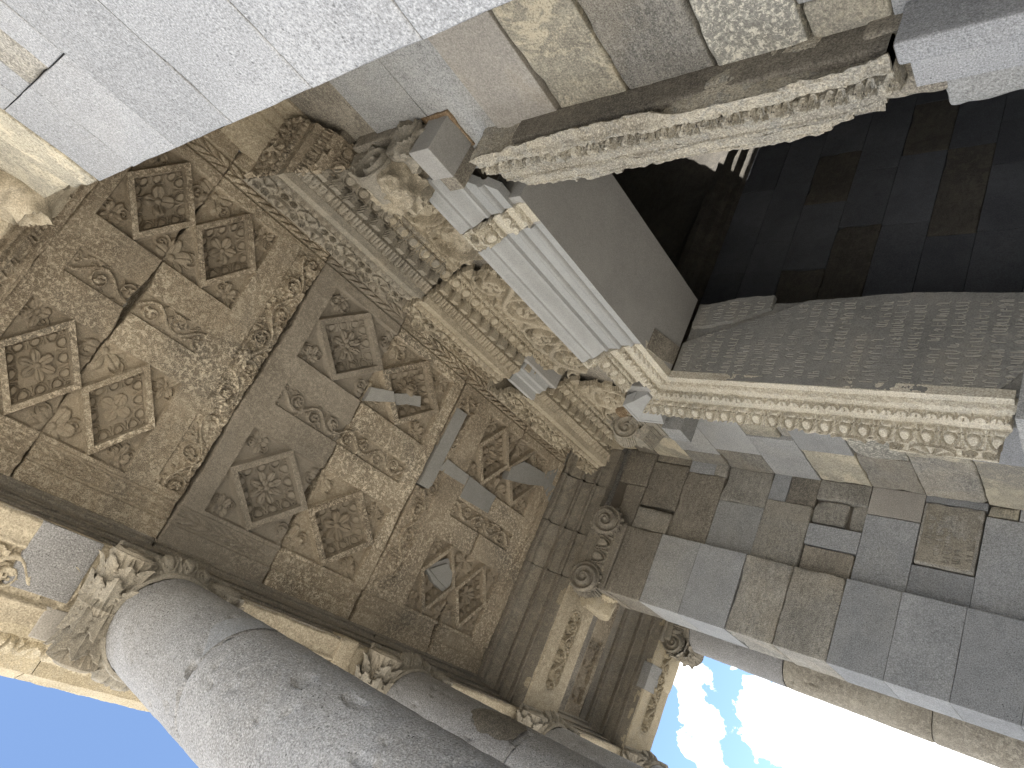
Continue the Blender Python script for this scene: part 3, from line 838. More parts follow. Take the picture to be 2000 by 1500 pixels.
# ceiling of the side aisle, beyond the far wall end
ais = [(-6.70, -7.225, 'oldb', 'narrow brown aisle ceiling slab beside the far carved beam'), (-7.23, -7.60, 'ceil', 'aisle ceiling slab with a sunk leaf panel'), (-7.605, -7.745, 'archdark', 'dark aisle ceiling strip along the outermost beam')]
for n_, (xa, xb, mt, lab) in enumerate(ais):
    xs = np.arange(xb, xa, .008); ys = np.arange(-.24, 5.2, .012)
    X, Y = np.meshgrid(xs, ys, indexing='ij')
    h = fb2(X, Y, 3, 3, 130 + n_) * .012 + fb2(X, Y, 20, 3, 133) * .005
    if n_ == 1:
        d = np.minimum(np.minimum(X + 7.54, -7.29 - X), np.minimum(Y + .12, .62 - Y))
        h = h + sm(0, .012, d) * (-.05 + .04 * p_acanth(X, Y, 9, 3))
    mk = None
    if n_ == 1:
        mk = None
    if n_ == 0: h = h + .03
    o = sheet('aisle_ceiling_slab', np.stack([X, Y, ZC - h], -1), M[mt], None, mask=mk, thick=(0, 0, .1), N=(0, 0, -1))
    tag(o, lab, 'ceiling slab', 'slabs of the side aisle ceiling')

# ================================================================== DOORWAY WALL
wall = thing('doorway_wall', 'cross wall of mixed old and restored blocks around the tall doorway', 'wall')
for lo, hi in (((-6.0, 2.53, FLOOR), (-4.46, 3.11, 4.9)), ((-1.86, 2.53, FLOOR), (-.30, 3.11, 4.9)), ((-4.46, 2.50, 3.25), (-1.86, 3.11, 4.9))):
    stone('wall_core', lo, hi, M['dark'], wall, r=.004, amp=.004, lowamp=.004, res=.15, seed=3)
D_ = .12
def dw(x0, x1, z0, z1, kind, out=0, **k):
    block(wall, (min(x0, x1), YD, z0), (max(x0, x1), YD + D_, z1), kind, out, **k)
# left of the door (x from the corner to behind the jamb)
Z = ZROWS
dw(-5.99, -5.50, 3.57, 3.97, 'tan', .0); dw(-5.50, -4.40, 3.57, 4.2, 'old', 0); dw(-5.99, -5.45, 3.97, 4.2, 'oldb')
dw(-5.99, -5.72, 3.165, 3.57, 'old', .004); dw(-5.72, -4.40, 3.165, 3.57, 'new')
dw(-5.98, -5.60, 2.72, 3.165, 'old', .004); dw(-5.60, -4.40, 2.72, 3.165, 'new')
dw(-5.97, -5.22, 2.305, 2.72, 'new', .006); dw(-5.22, -4.40, 2.42, 2.72, 'tan', .0); dw(-5.22, -4.40, 2.305, 2.42, 'old', -.03)
dw(-5.96, -5.37, 1.88, 2.305, 'tan', -.004); dw(-5.37, -4.40, 1.88, 2.305, 'new', .003)
dw(-5.96, -5.37, 1.48, 1.88, 'old', -.004); dw(-5.37, -4.40, 1.48, 1.88, 'lich', .006)
dw(-5.96, -5.24, 1.06, 1.48, 'old'); dw(-5.24, -4.40, 1.06, 1.48, 'tan', .008)
dw(-5.96, -5.18, .66, 1.06, 'tan'); dw(-5.18, -4.40, .62, 1.06, 'newl', .012)
for z0, z1 in zip(Z[:6], Z[1:7]): dw(-5.96, -4.40, z0, z1, 'new')
# right of the door
dw(-1.92, -.40, 3.70, 4.20, 'oldb', -.02)
dw(-1.52, -1.02, 3.21, 3.70, 'new', .01, label='plain grey restored block beside the old brown one')
dw(-1.92, -1.52, 3.21, 3.70, 'oldb', -.05); dw(-1.02, -.40, 3.21, 3.70, 'new')
dw(-1.92, -.85, 2.80, 3.21, 'new', .004); dw(-.85, -.40, 2.80, 3.21, 'new')
dw(-1.92, -1.045, 2.37, 2.80, 'neww', .012); dw(-1.045, -.40, 2.37, 2.80, 'neww', -.004)
dw(-1.92, -1.06, 1.955, 2.36, 'tan', .004); dw(-1.06, -.40, 1.955, 2.37, 'old', -.004)
dw(-1.92, -1.18, 1.515, 1.95, 'old', .002); dw(-1.18, -.40, 1.515, 1.955, 'old', .0)
dw(-1.92, -1.30, 1.12, 1.50, 'lich', .004); dw(-1.30, -.40, 1.12, 1.515, 'old')
dw(-1.92, -1.52, .83, 1.12, 'tan', .0); dw(-1.52, -1.40, .83, 1.12, 'new'); dw(-1.40, -.40, .66, 1.12, 'old')
dw(-1.92, -.40, .25, .83, 'newb', 0, gap=.002)
for z0, z1 in zip(Z[:5], Z[1:6]): dw(-1.92, -.40, z0, z1, 'new')

# ================================================================== LEFT SIDE WALL AND FAR ANTA
XS = -5.965
sw = thing('side_wall', 'far side wall of the porch in patchwork old and new blocks', 'wall')
stone('wall_core', (-6.49, 1.60, FLOOR), (XS - .06, 2.52, 4.36), M['dark'], sw, r=.004, amp=.004, lowamp=.004, res=.15, seed=4)
def sb(y0, y1, z0, z1, kind, out=0, **k):
    return block(sw, (XS - .12, y0, z0), (XS, y1, z1), kind, out, axis=0, sgn=1, **k)
sb(1.60, 2.08, 3.97, 4.20, 'oldb', .01); sb(2.08, 2.47, 3.97, 4.30, 'oldb', .03)
sb(1.63, 1.86, 3.56, 3.95, 'old', .045, label='rounded old block standing proud beside the pilaster'); sb(1.89, 2.38, 3.57, 3.97, 'oldb', .01); sb(2.385, 2.47, 3.57, 3.97, 'oldb', .0)
sb(1.62, 2.33, 3.165, 3.57, 'oldb', .004); sb(2.33, 2.47, 3.30, 3.57, 'newb'); sb(2.33, 2.47, 3.165, 3.30, 'old')
sb(1.62, 2.10, 2.72, 3.165, 'new', .0); sb(2.10, 2.47, 2.72, 3.165, 'old', .004)
sb(1.60, 2.19, 2.305, 2.72, 'old', .010); sb(2.19, 2.47, 2.305, 2.56, 'oldb', .0); sb(2.19, 2.47, 2.56, 2.72, 'newb', .0)
sb(1.60, 1.85, 1.89, 2.30, 'oldb', -.012); sb(1.855, 2.045, 1.88, 2.305, 'newb', .004); sb(2.06, 2.27, 2.02, 2.305, 'old', -.004); sb(2.06, 2.30, 1.88, 2.01, 'old', -.03); sb(2.275, 2.47, 1.88, 2.305, 'old', .004)
sb(1.62, 2.215, 1.48, 1.88, 'newb', .004); sb(2.22, 2.47, 1.48, 1.88, 'neww', .0)
sb(1.62, 1.875, 1.06, 1.48, 'newb', .002)
ins = sb(1.885, 2.40, 1.07, 1.475, 'old', .012, name='inscribed_block', label='old block with a few lines of carved letters', res=.008)
sb(2.405, 2.47, 1.06, 1.48, 'newb', .0)
sb(1.62, 2.36, .66, 1.06, 'newb', .006); sb(2.365, 2.47, .86, 1.06, 'tan', .006); sb(2.365, 2.47, .66, .86, 'newb')
for z0, z1 in zip(Z[:6], Z[1:7]): sb(1.62, 2.47, z0, z1, 'newb')

fa = thing('anta', 'far wall end of stacked blocks with an Ionic capital on top', 'wall end')
seq = ['newb', 'newb', 'newb', 'newb', 'newb', 'newb', 'newb', 'newb', 'newb', 'old', 'old', 'newb', 'new', 'oldb']
for k, kd in enumerate(seq):
    _bs[0] += 1
    kk = dict(KIND[kd])
    lo = np.array((-6.49, YA, Z[k] + (.001 if kd[0] == 'n' else .003))); hi = np.array((XL, 1.625, Z[k + 1] - (.001 if kd[0] == 'n' else .003)))
    stone('restored_block' if kd[0] == 'n' else 'old_block', lo, hi, M[kd], fa, seed=_bs[0], res=.035, **kk)

# ================================================================== NEAR ANTA (pale sawn blocks)
na = thing('anta', 'near wall end faced with large pale sawn blocks, broken capital above', 'wall end')
def nb(x0, x1, z0, z1, kind, out=0, d=.34, **k):
    return block(na, (x0, YA, z0), (x1, YA + d, z1), kind, out, axis=1, sgn=-1, **k)
stone('wall_core', (XR + .02, YA + .3, FLOOR), (.19, 2.44, 4.36), M['dark'], na, r=.004, amp=.002, lowamp=.002, res=.2, seed=5)
for z0, z1 in zip([-1.72, -1.3, -.9, -.5, -.1, .3, .7, 1.1], [-1.3, -.9, -.5, -.1, .3, .7, 1.1, 1.505]): nb(XR, .19, z0, z1, 'newl')
nb(XR, .19, 1.505, 1.92, 'newl'); nb(XR, .19, 1.92, 2.31, 'newl'); nb(XR, -.0685, 2.31, 2.70, 'newl')
nb(-.068, .19, 2.31, 2.475, 'newl', .0); nb(-.068, .10, 2.475, 2.688, 'old', -.006); nb(.101, .19, 2.476, 2.688, 'newl'); nb(-.068, .19, 2.69, 2.86, 'newl'); nb(.02, .19, 2.86, 3.08, 'tan')
nb(XR, -.0685, 2.70, 3.075, 'newl'); nb(-.068, .02, 2.865, 3.08, 'newl')
nb(XR + .004, .19, 3.085, 3.36, 'tan', .004); nb(XR + .02, .19, 3.365, 3.86, 'tan', -.008)

# ================================================================== DOOR FRAME
FP = [(0, 2.385), (.055, 2.378), (.058, 2.368), (.088, 2.362), (.090, 2.366), (.150, 2.352), (.152, 2.346), (.186, 2.325), (.188, 2.330), (.262, 2.318),
      (.264, 2.312), (.290, 2.296), (.292, 2.298), (.375, 2.238), (.378, 2.236), (.440, 2.205), (.443, 2.197), (.462, 2.195), (.464, 2.44)]
FC = {2: (lambda s, v, w: p_rope(s, v, .075), .024, 8), 6: (lambda s, v, w: p_leaf(s, 1 - v, .085), .024, 12),
      10: (lambda s, v, w: p_bead(s, v, .125), .032, 10), 12: (lambda s, v, w: p_egg(s, v, .125), .040, 26), 14: (lambda s, v, w: p_fan(s, v, .26, 9), .028, 16)}
def frame(parent, base, carve, mat, rngs, mask=None, s0=None, s1=None, place=None, normal=None, Nh=None, thick=None, seed=0, disp=None, res=.006, wear=.004, rough=.0015):
    """the frame's bands as parts of their own"""
    for nm, i0, i1 in rngs:
        pr = FP[i0:i1 + 1]
        cv = {k - i0: v for k, v in (carve or {}).items() if i0 <= k < i1}
        sweep(nm, mat, parent, pr, s0, s1, place, normal, res_s=res, carve=cv, mask=mask, thick=thick, Nh=Nh, seed=seed + i0, disp=disp, wear=wear, rough=rough)
BANDS = [('fascia', 0, 6), ('leaf_band', 6, 9), ('fascia', 9, 10), ('bead_and_egg_band', 10, 13), ('crown_leaf_band', 13, 18)]
BANDS2 = [('fascia', 0, 6), ('fascia', 6, 10), ('ovolo', 10, 14), ('crown', 14, 18)]
# --- left jamb
lj = thing('door_jamb', 'far door jamb: dark slab covered in carved inscription, pale egg-and-dart edge', 'door jamb', 'stones of the door frame')
pl = lambda S, a, b: np.stack([JL - a, b, S], -1)
# outward normal of the jamb profile: profile runs (a outward, b towards +Y); outward = (+x, -y)
nl = lambda na_, nb_: np.stack([na_, -nb_, na_ * 0], -1)
def mk_low(S, a, b):
    e = .05 * fb2(a * 0 + S * 0 + a * 4, b * 3, 3, 2, 9) + .03 * fb2(a, S, 20, 2, 3)
    return (S > .70 + .10 * a / .45 + e) & ~((a > .40 + .03 * fb2(S, a, 9, 2, 12)) & (fb2(S, a * 0, 3.2, 2, 14) > .12) & (b < 2.3)) & ~((a > .376 + .012 * fb2(S, a, 14, 2, 33)) & (S > 1.98))
frame(lj, None, FC, M['frame_pale'], BANDS, mask=mk_low, s0=lambda a, b: a * 0 + .60, s1=lambda a, b: ZD + a, place=pl, normal=nl, Nh=(.4, -1, 0), thick=(0, .06, 0), seed=200, wear=.007, rough=.002)
stone('jamb_core', (JL - .43, 2.425, .66), (JL - .02, 3.10, 2.93), M['inscr'], lj, r=.01, amp=.004, lowamp=.004, res=.08, seed=8)
# inscription: strokes of old Armenian capitals, cut into the slab
GL = {  # polylines in a 0..1 cell
 'Ա': [[(0, 1), (0, .45), (.15, .15), (.45, .1), (.6, .3), (.6, 1)], [(.6, .3), (.75, .05), (.95, .1)]],
 'Բ': [[(.1, 0), (.1, 1)], [(.1, .85), (.35, 1), (.6, .85), (.6, .65)], [(.1, .5), (.75, .5)]],
 'Գ': [[(.1, .6), (.1, .85), (.3, 1), (.5, .85), (.5, .35)], [(.5, .35), (.8, .35)], [(.5, .5), (.5, 0)]],
 'Դ': [[(.1, .5), (.1, .85), (.3, 1), (.55, .85), (.55, 0)], [(.55, .05), (.8, .05)]],
 'Ե': [[(.1, 1), (.1, .3), (.3, 0), (.6, .1), (.7, .3)], [(.1, .6), (.7, .6)]],
 'Զ': [[(.1, .7), (.3, 1), (.6, .8), (.6, 0), (.9, 0)]],
 'Է': [[(.15, 0), (.15, 1)], [(.15, .9), (.5, 1), (.6, .75)], [(.15, .5), (.7, .5)]],
 'Թ': [[(.1, .5), (.1, .85), (.3, 1), (.5, .8), (.5, 0)], [(.5, .5), (.8, .6), (.8, .3), (.5, .3)]],
 'Ի': [[(.15, 1), (.15, 0)], [(.15, .5), (.5, .6), (.6, .3), (.6, 0)]],
 'Լ': [[(.15, 1), (.15, 0), (.7, 0)]],
 'Խ': [[(.1, 1), (.1, .3), (.3, .1), (.45, .3), (.45, 1)], [(.45, .7), (.75, .7), (.8, 0)]],
 'Կ': [[(.15, 1), (.15, .4), (.6, .4)], [(.6, 1), (.6, 0)]],
 'Հ': [[(.15, 1), (.15, 0)], [(.15, .55), (.5, .65), (.6, .4), (.6, .2), (.85, .2)]],
 'Ղ': [[(.1, .9), (.4, 1), (.5, .8), (.5, 0), (.8, 0)]],
 'Մ': [[(.1, 1), (.1, .25), (.3, 0), (.5, .25), (.5, 1)], [(.5, .3), (.8, .3)]],
 'Յ': [[(.15, .6), (.35, 1), (.6, .8), (.45, .4), (.2, .1), (.6, 0)]],
 'Ն': [[(.15, 1), (.15, .1), (.5, .1)], [(.5, .5), (.5, 0)]],
 'Շ': [[(.15, .7), (.3, 1), (.5, .8), (.5, .1), (.2, .1)], [(.5, .1), (.8, 0)]],
 'Ո': [[(.12, 0), (.12, .7), (.32, 1), (.55, .7), (.55, 0)]],
 'Պ': [[(.1, 1), (.1, .4), (.3, .25), (.45, .4), (.45, 1)], [(.45, .5), (.45, 0), (.8, 0)]],
 'Ռ': [[(.1, 0), (.1, .7), (.3, 1), (.5, .7), (.5, .0), (.8, 0)]],
 'Ս': [[(.12, 1), (.12, .3), (.32, 0), (.55, .3), (.55, 1)]],
 'Վ': [[(.1, 1), (.1, .5), (.3, .35), (.5, .5)], [(.5, 1), (.5, 0), (.8, 0)]],
 'Տ': [[(.1, 1), (.1, .4), (.3, .2), (.5, .4), (.5, .8)], [(.5, .4), (.7, .2), (.85, .45)]],
 'Ր': [[(.15, 0), (.15, .7), (.35, 1), (.6, .75)]],
 'Ւ': [[(.3, 1), (.3, 0)], [(.3, 1), (.6, .95)]],
 'Օ': [[(.1, .5), (.2, .9), (.4, 1), (.6, .9), (.7, .5), (.6, .1), (.4, 0), (.2, .1), (.1, .5)]],
 'Ք': [[(.4, 1), (.4, 0)], [(.1, .75), (.4, .9), (.65, .7), (.4, .5), (.1, .4)], [(.15, .2), (.7, .2)]],
}
TXT = ('ԿԱՄԱՒՆԱՍՏՈՒԾՈՅԵՍԽՈՇԱՔԴՈՒՍՏՐՄԵԾԱԱԹԱԲԱԿԻՆԱՒԱԳԻՆԵՒՊԱՐՈՆԱՄԻՐԶԱՔԱՐԷԹՈՂԱՔԶԳԱՌՆՈՅՀԱՐԿՆԻՆՈՎՈՐԻՇԽԱՆԻՊԱՏՃԱՌԷԵՂԻՑԻՍԱՏԱՆԱՅԻՄԱՍՆԱԿԻՑ').replace('Ծ', 'Տ').replace('Ճ', 'Շ').replace('Ց', 'Ց').replace('Ց', 'Ք')
def carve_text(u, v, rows, x0, x1, ztop, dz, hgt, wid, sw_, seed=0, keep=None):
    """groove depth 0..1 on the plane (u to the right, v up)"""
    h = np.zeros(u.shape)
    rs = np.random.RandomState(seed); q = rs.randint(0, 40)
    for r in range(rows):
        zb = ztop - (r + 1) * dz + rs.uniform(-.008, .008)
        x = x0 + rs.uniform(0, .02)
        while x < x1 - wid:
            ch = TXT[q % len(TXT)]; q += 1
            if ch not in GL: continue
            if rs.rand() < .06: x += wid * .8
            ww = wid * rs.uniform(.6, 1.3); hh = hgt * rs.uniform(.72, 1.05)
            if rs.rand() < .05: x += wid * rs.uniform(.5, 2.0); continue
            k0 = np.searchsorted(u[:, 0], x - .02); k1 = np.searchsorted(u[:, 0], x + ww + .02)
            j0 = np.searchsorted(v[0], zb - .02); j1 = np.searchsorted(v[0], zb + hh + .02)
            if k1 - k0 < 2 or j1 - j0 < 2: x += ww * 1.15; continue
            U = u[k0:k1, j0:j1]; V_ = v[k0:k1, j0:j1]
            d = np.full(U.shape, 9.0)
            for line in GL[ch]:
                for (ax_, ay), (bx, by) in zip(line[:-1], line[1:]):
                    px, py, qx, qy = x + ax_ * ww, zb + ay * hh, x + bx * ww, zb + by * hh
                    dx, dy = qx - px, qy - py
                    t = np.clip(((U - px) * dx + (V_ - py) * dy) / (dx * dx + dy * dy + 1e-12), 0, 1)
                    d = np.minimum(d, np.hypot(U - px - t * dx, V_ - py - t * dy))
            h[k0:k1, j0:j1] = np.maximum(h[k0:k1, j0:j1], sm(sw_, sw_ * .25, d))
            x += ww * 1.12
    return h
def reveal(name, y0, y1, z0, z1, maskf, dx, rows, ztop, seed, parent=lj, xs=(2.43, 3.10)):
    ys = np.arange(y0, y1, .0028); zs = np.arange(z0, z1, .0028)
    Y, Zz = np.meshgrid(ys, zs, indexing='ij')
    h = fb2(Y, Zz, 2.5, 3, seed) * .006 + fb2(Y, Zz, 24, 3, seed + 1) * .0016
    t = carve_text(Y, Zz, rows, xs[0], xs[1], ztop, .1115, .076, .040, .0040, seed)
    worn = np.clip(.95 - 1.5 * fb2(Y, Zz, 3.5, 3, seed + 3), .12, 1)
    h = h - t * .006 * worn
    X = JL + dx + h
    mk = maskf(Y, Zz)
    return sheet(name, np.stack([X, Y, Zz], -1), M['inscr'], parent, mask=mk, thick=(-.05, 0, 0), N=(1, 0, 0), attr=(t * worn))
def m_main(Y, Zz):
    e = .012 * fb2(Y, Zz, 16, 3, 3)
    lim = np.interp(Zz, [.5, .75, 1.4, 2.05, 2.25, 2.55, 2.75, 2.95], [3.10, 3.13, 3.15, 3.10, 3.00, 2.87, 2.80, 2.70]) + e
    low = np.interp(Y, [2.38, 2.46, 2.55, 2.7], [.86, .78, .72, .60]) + e
    return (Y < lim) & (Zz > low) & (Y > 2.388 + .6 * e * (e > 0))
reveal('inscribed_slab', 2.385, 3.17, .60, 2.938, m_main, 0, 20, 2.93, 400)
def m_top(Y, Zz):
    e = .012 * fb2(Y, Zz, 16, 3, 5)
    lo = np.interp(Zz, [2.2, 2.30, 2.6, 2.8, 2.93], [3.2, 3.02, 2.90, 2.86, 2.84]) + e
    hi = np.interp(Zz, [2.2, 2.30, 2.6, 2.9], [3.08, 3.14, 3.12, 3.05]) + e
    return (Y > lo) & (Y < hi) & (Zz > 2.30 + e) & (Zz < 2.90 + e)
reveal('inscribed_fragment', 2.8, 3.17, 2.25, 2.93, m_top, .018, 6, 2.91, 410, xs=(2.86, 3.12))
stone('restored_base', (JL - .44, 2.26, FLOOR), (JL, 3.12, .70), M['new'], lj, seed=31, res=.06, **KIND['new'])
ys = np.arange(1.895, 2.395, .003); zs = np.arange(1.078, 1.468, .003)
Y, Zz = np.meshgrid(ys, zs, indexing='ij')
t = carve_text(Y, Zz, 5, 1.93, 2.36, 1.455, .072, .05, .030, .0046, 77) * (fb2(Y, Zz, 5, 2, 9) > -.12)
ee = np.minimum.reduce([Y - 1.895, 2.395 - Y, Zz - 1.078, 1.468 - Zz])
hx = fb2(Y, Zz, 5, 3, 5) * .006 + fb2(Y, Zz, 30, 3, 6) * .003 - t * .006 - .03 * (1 - sm(0, .02, ee + fb2(Y, Zz, 14, 2, 8) * .012))
sheet('carved_letters', np.stack([XS + .022 + hx, Y, Zz], -1), M['inscr_old'], ins, thick=(-.03, 0, 0), N=(1, 0, 0), attr=t)
# --- right jamb
rj = thing('door_jamb', 'near door jamb: long eroded pale stone with worn egg carving along it', 'door jamb', 'stones of the door frame')
pr_ = lambda S, a, b: np.stack([JR + a, b, S], -1)
nr = lambda na_, nb_: np.stack([-na_, -nb_, na_ * 0], -1)
def d_er(S, a, b, v, g):
    n = fbm(np.stack([S, a, b], -1), 7, 4, 71); n2 = fbm(np.stack([S, a, b], -1), 2.2, 2, 75)
    big = np.clip(n * 1.6 + .15, -.2, 1) * .016
    inner = np.clip(1 - a / .10, 0, 1) * (.020 + .04 * np.clip(n2 + .2, 0, 1))
    end = np.clip((1.15 - S) / .35, 0, 1) * np.clip(1 - a / .30, 0, 1) * .10
    outer = np.clip((a - .385) / .05, 0, 1) * (.008 + .05 * np.clip(n2 * 1.6 + .1, 0, 1))
    return -(big * (1 - .75 * ((a > .262) & (a < .375))) + inner + end + outer)
FCr = {2: (lambda s, v, w: p_rope(s, v, .075), .006, 6), 6: (lambda s, v, w: p_leaf(s, 1 - v, .085), .006, 8),
       10: (lambda s, v, w: p_bead(s, v, .10), .022, 8), 12: (lambda s, v, w: p_egg(s, v, .10), .036, 18), 14: (lambda s, v, w: p_acanth(s, v * .07, 18, 4), .018, 10)}
def mk_r(S, a, b):
    e = .018 * fb2(S, a, 9, 3, 15) + .012 * fb2(S, a, 30, 2, 16)
    inn = .018 + .03 * fb2(S, S * 0, 3, 2, 17) + np.interp(S, [.7, .85, 1.0, 1.3], [.30, .20, .11, .02])
    return (a > inn + e) & (S > .80 + .3 * e) & (S < 2.88 + e - .28 * np.clip((.12 - a) / .12, 0, 1))
frame(rj, None, FCr, M['frame_old'], BANDS, mask=mk_r, s0=lambda a, b: a * 0 + .72, s1=lambda a, b: a * 0 + 2.93, place=pr_, normal=nr, Nh=(-.2, -1, 0), thick=(0, .10, 0), seed=240, disp=d_er, wear=.011, rough=.0055)
stone('jamb_core', (JR + .16, 2.43, .77), (JR + .40, 3.10, 2.86), M['oldb'], rj, r=.02, amp=.006, lowamp=.006, res=.08, seed=9)
stone('jamb_side', (JR + .395, 2.30, .77), (JR + .458, 2.46, 2.62), M['oldb'], rj, r=.012, amp=.005, lowamp=.006, res=.05, seed=10)
V, F = stone_arrays((-1.835, 2.262, FLOOR), (-1.64, 2.46, .755), r=.004, amp=.001, lowamp=.001, res=.04, seed=11)
mesh_obj('restored_base', V, F, M['newl'], rj)
stone('restored_fillet', (-1.715, 2.238, FLOOR), (-1.625, 2.452, .785), M['newl'], rj, r=.012, amp=.003, lowamp=.002, res=.03, seed=12)
rough_foot = stone('broken_foot', (-2.04, 2.36, FLOOR), (-1.80, 3.10, .70), M['new'], rj, r=.03, amp=.012, lowamp=.03, res=.03, seed=13, chip=1)
stone('reveal_block', (JR + .05, 2.46, .95), (JR + .10, 3.10, 2.90), M['old'], rj, r=.02, amp=.006, lowamp=.01, res=.08, seed=14)
stone('jamb_filling', (-1.95, 2.36, .60), (-1.66, 2.52, .92), M['oldb'], rj, r=.02, amp=.008, lowamp=.01, res=.03, seed=28)
# --- lintel
lt = thing('door_lintel', 'long new grey moulded lintel with old carved stubs at its ends', 'lintel', 'stones of the door frame')
plt = lambda S, a, b: np.stack([S, b, ZD + a], -1)
nlt = lambda na_, nb_: np.stack([na_ * 0, -nb_, -na_], -1)
mit = lambda a, b: JL - a
frame(lt, None, FC, M['frame_pale'], BANDS, s0=mit, s1=lambda a, b: a * 0 - 3.715, place=plt, normal=nlt, Nh=(0, -1, -.4), thick=(0, .06, 0), seed=260, wear=.007,
      mask=lambda S, a, b: (S < -3.722 + .010 * fb2(S, a, 20, 2, 3)) & ~((a > .25 + .04 * fb2(S, a, 7, 2, 4)) & (S < -4.13 + (.25 - a) * .6)) & ~((a > .375) & (S < -3.80)))
FPN = [(0, 2.386), (.052, 2.384), (.056, 2.366)] + [(.056 + .036 * k / 5, 2.366 - .016 * math.sin(PI * k / 5)) for k in range(1, 6)] + [(.094, 2.362), (.158, 2.360), (.162, 2.338)] + \
      [(.162 + .024 * k / 4, 2.338 - .012 * math.sin(PI * k / 4)) for k in range(1, 5)] + [(.190, 2.332), (.262, 2.330), (.266, 2.304), (.285, 2.302), (.288, 2.316)] + \
      [(.288 + .085 * k / 6, 2.316 - .075 * math.sin(PI / 2 * k / 6) ** 1.5) for k in range(1, 7)] + [(.378, 2.226), (.384, 2.240)] + [(.384 + .05 * k / 5, 2.240 - .040 * (1 - math.cos(PI / 2 * k / 5))) for k in range(1, 6)] + [(.437, 2.197), (.462, 2.195), (.464, 2.44)]
def frame_new(parent, s0, s1, i0=0):
    n = len(FPN)
    cuts = [i for i in (0, 8, 16, 19, n - 1) if i >= i0]
    for a, b, nm in zip(cuts[:-1], cuts[1:], ['fascia', 'fascia', 'fillet', 'crown'][-(len(cuts) - 1):]):
        sweep(nm, M['moulded'], parent, FPN[a:b + 1], s0, s1, plt, nlt, res_s=.05, wear=0, rough=0, Nh=(0, -1, -.4), thick=(0, .06, 0))
frame_new(lt, -3.712, -2.375)
frame_new(lt, -2.19, lambda a, b: JR + a, 8)
OLDX = lambda *a, **k: None
OLDX(lt, None, None, M['moulded'], BANDS2, s0=-3.712, s1=-2.375, place=plt, normal=nlt, Nh=(0, -1, -.4), thick=(0, .06, 0), seed=270, res=.03, wear=0, rough=0)
frame(lt, None, FC, M['frame_pale'], BANDS, s0=-2.372, s1=-2.175, place=plt, normal=nlt, Nh=(0, -1, -.4), thick=(0, .06, 0), seed=280, wear=.006,
      mask=lambda S, a, b: (S > -2.372 + .02 * fb2(S, a, 14, 2, 5) + .0 * a) & (S < -2.19 + .03 * fb2(S, a, 9, 2, 6) - .0 * a))
OLDX(lt, None, None, M['moulded'], BANDS2[1:], s0=-2.19, s1=lambda a, b: JR + a, place=plt, normal=nlt, Nh=(0, -1, -.4), thick=(0, .06, 0), seed=290, res=.03, wear=0, rough=0)
ys = np.arange(2.386, 3.13, .02); xs = np.arange(JL - .0, JR + .01, .02)
X, Y = np.meshgrid(xs, ys, indexing='ij')
sheet('soffit_slab', np.stack([X, Y, ZD + fb2(X, Y, 2, 2, 5) * .002], -1), M['soffit'], lt, thick=(0, 0, .3), N=(0, 0, -1), back=True)
inplane_patch(lt, [(-3.80, 2.40), (-3.80, 2.58), (-3.90, 2.60), (-4.185, 2.66), (-4.185, 2.50), (-4.0, 2.43)], ZD - .006, .05, M['oldb'], 'old_fragment', rough=.002)
# corner repair stone with mouldings, on the far upper corner of the frame
cr = thing('corner_block', 'small grey new stone with stepped moulding at the upper corner of the frame', 'stone block')
for i0, i1 in ((9, 13), (13, 18)):
    sweep('moulding', M['moulded'], cr, FP[i0:i1 + 1], lambda a, b: JL - a + .0, lambda a, b: a * 0 - 4.36, plt, nlt, res_s=.02, wear=0, rough=0, Nh=(0, -1, -.4), thick=(0, .1, 0),
          mask=lambda S, a, b: S < -4.36)
    sweep('moulding', M['moulded'], cr, FP[i0:i1 + 1], lambda a, b: a * 0 + ZD + .20, lambda a, b: ZD + a, pl, nl, res_s=.02, wear=0, rough=0, Nh=(.4, -1, 0), thick=(0, .1, 0))
stone('backing', (-4.70, 2.34, 3.16), (-4.30, 2.44, 3.44), M['soffit'], cr, seed=15, res=.05, **KIND['new'])

# ================================================================== FRIEZE AND CORNICE
CP = [(2.385, 3.43), (2.345, 3.55), (2.325, 3.68), (2.315, 3.80), (2.29, 3.895), (2.275, 3.90), (2.255, 3.93), (2.25, 3.925), (2.185, 3.985),
      (2.178, 3.968), (2.112, 3.968), (2.108, 4.018), (2.10, 4.022), (2.095, 4.02), (2.035, 4.056), (2.032, 4.052), (1.985, 4.058), (1.980, 4.12), (1.972, 4.122), (1.955, 4.16), (1.950, 4.163), (1.91, 4.195), (1.885, 4.255), (1.883, 4.29), (2.44, 4.31)]
def dent(s, v, w): return -(((s / .105) % 1) < .46).astype(float)
def fz(seed, amp=.05):
    return lambda s, v, w: np.clip(p_scroll(s + seed, (v - .5) * w, w, .62, seed), 0, 1)
def cornice(parent, s0, s1, mat, seed, rngs, mask=None, place=place_x, normal=norm_x_out, Nh=(0, -1, -1), fr_amp=.05, thick=(0, .05, .02), sc=1, disp=None):
    for nm, i0, i1, cv, res in rngs:
        sweep(nm, mat, parent, CP[i0:i1 + 1], s0, s1, place, normal, res_s=res, carve=cv, mask=mask, thick=thick, Nh=Nh, seed=seed + i0, wear=.006, rough=.0025, disp=disp)
def frieze_carve(seed):
    def f(i):
        L = [math.hypot(CP[k + 1][0] - CP[k][0], CP[k + 1][1] - CP[k][1]) for k in range(4)]
        tot = sum(L); st = sum(L[:i])
        return lambda s, v, w: np.maximum(p_scroll(s, (st + v * L[i]) - tot / 2, tot, .66, seed), p_acanth(s, st + v * L[i], 9, seed) * .8)
    return {k: (f(k), .070, 16) for k in range(4)}
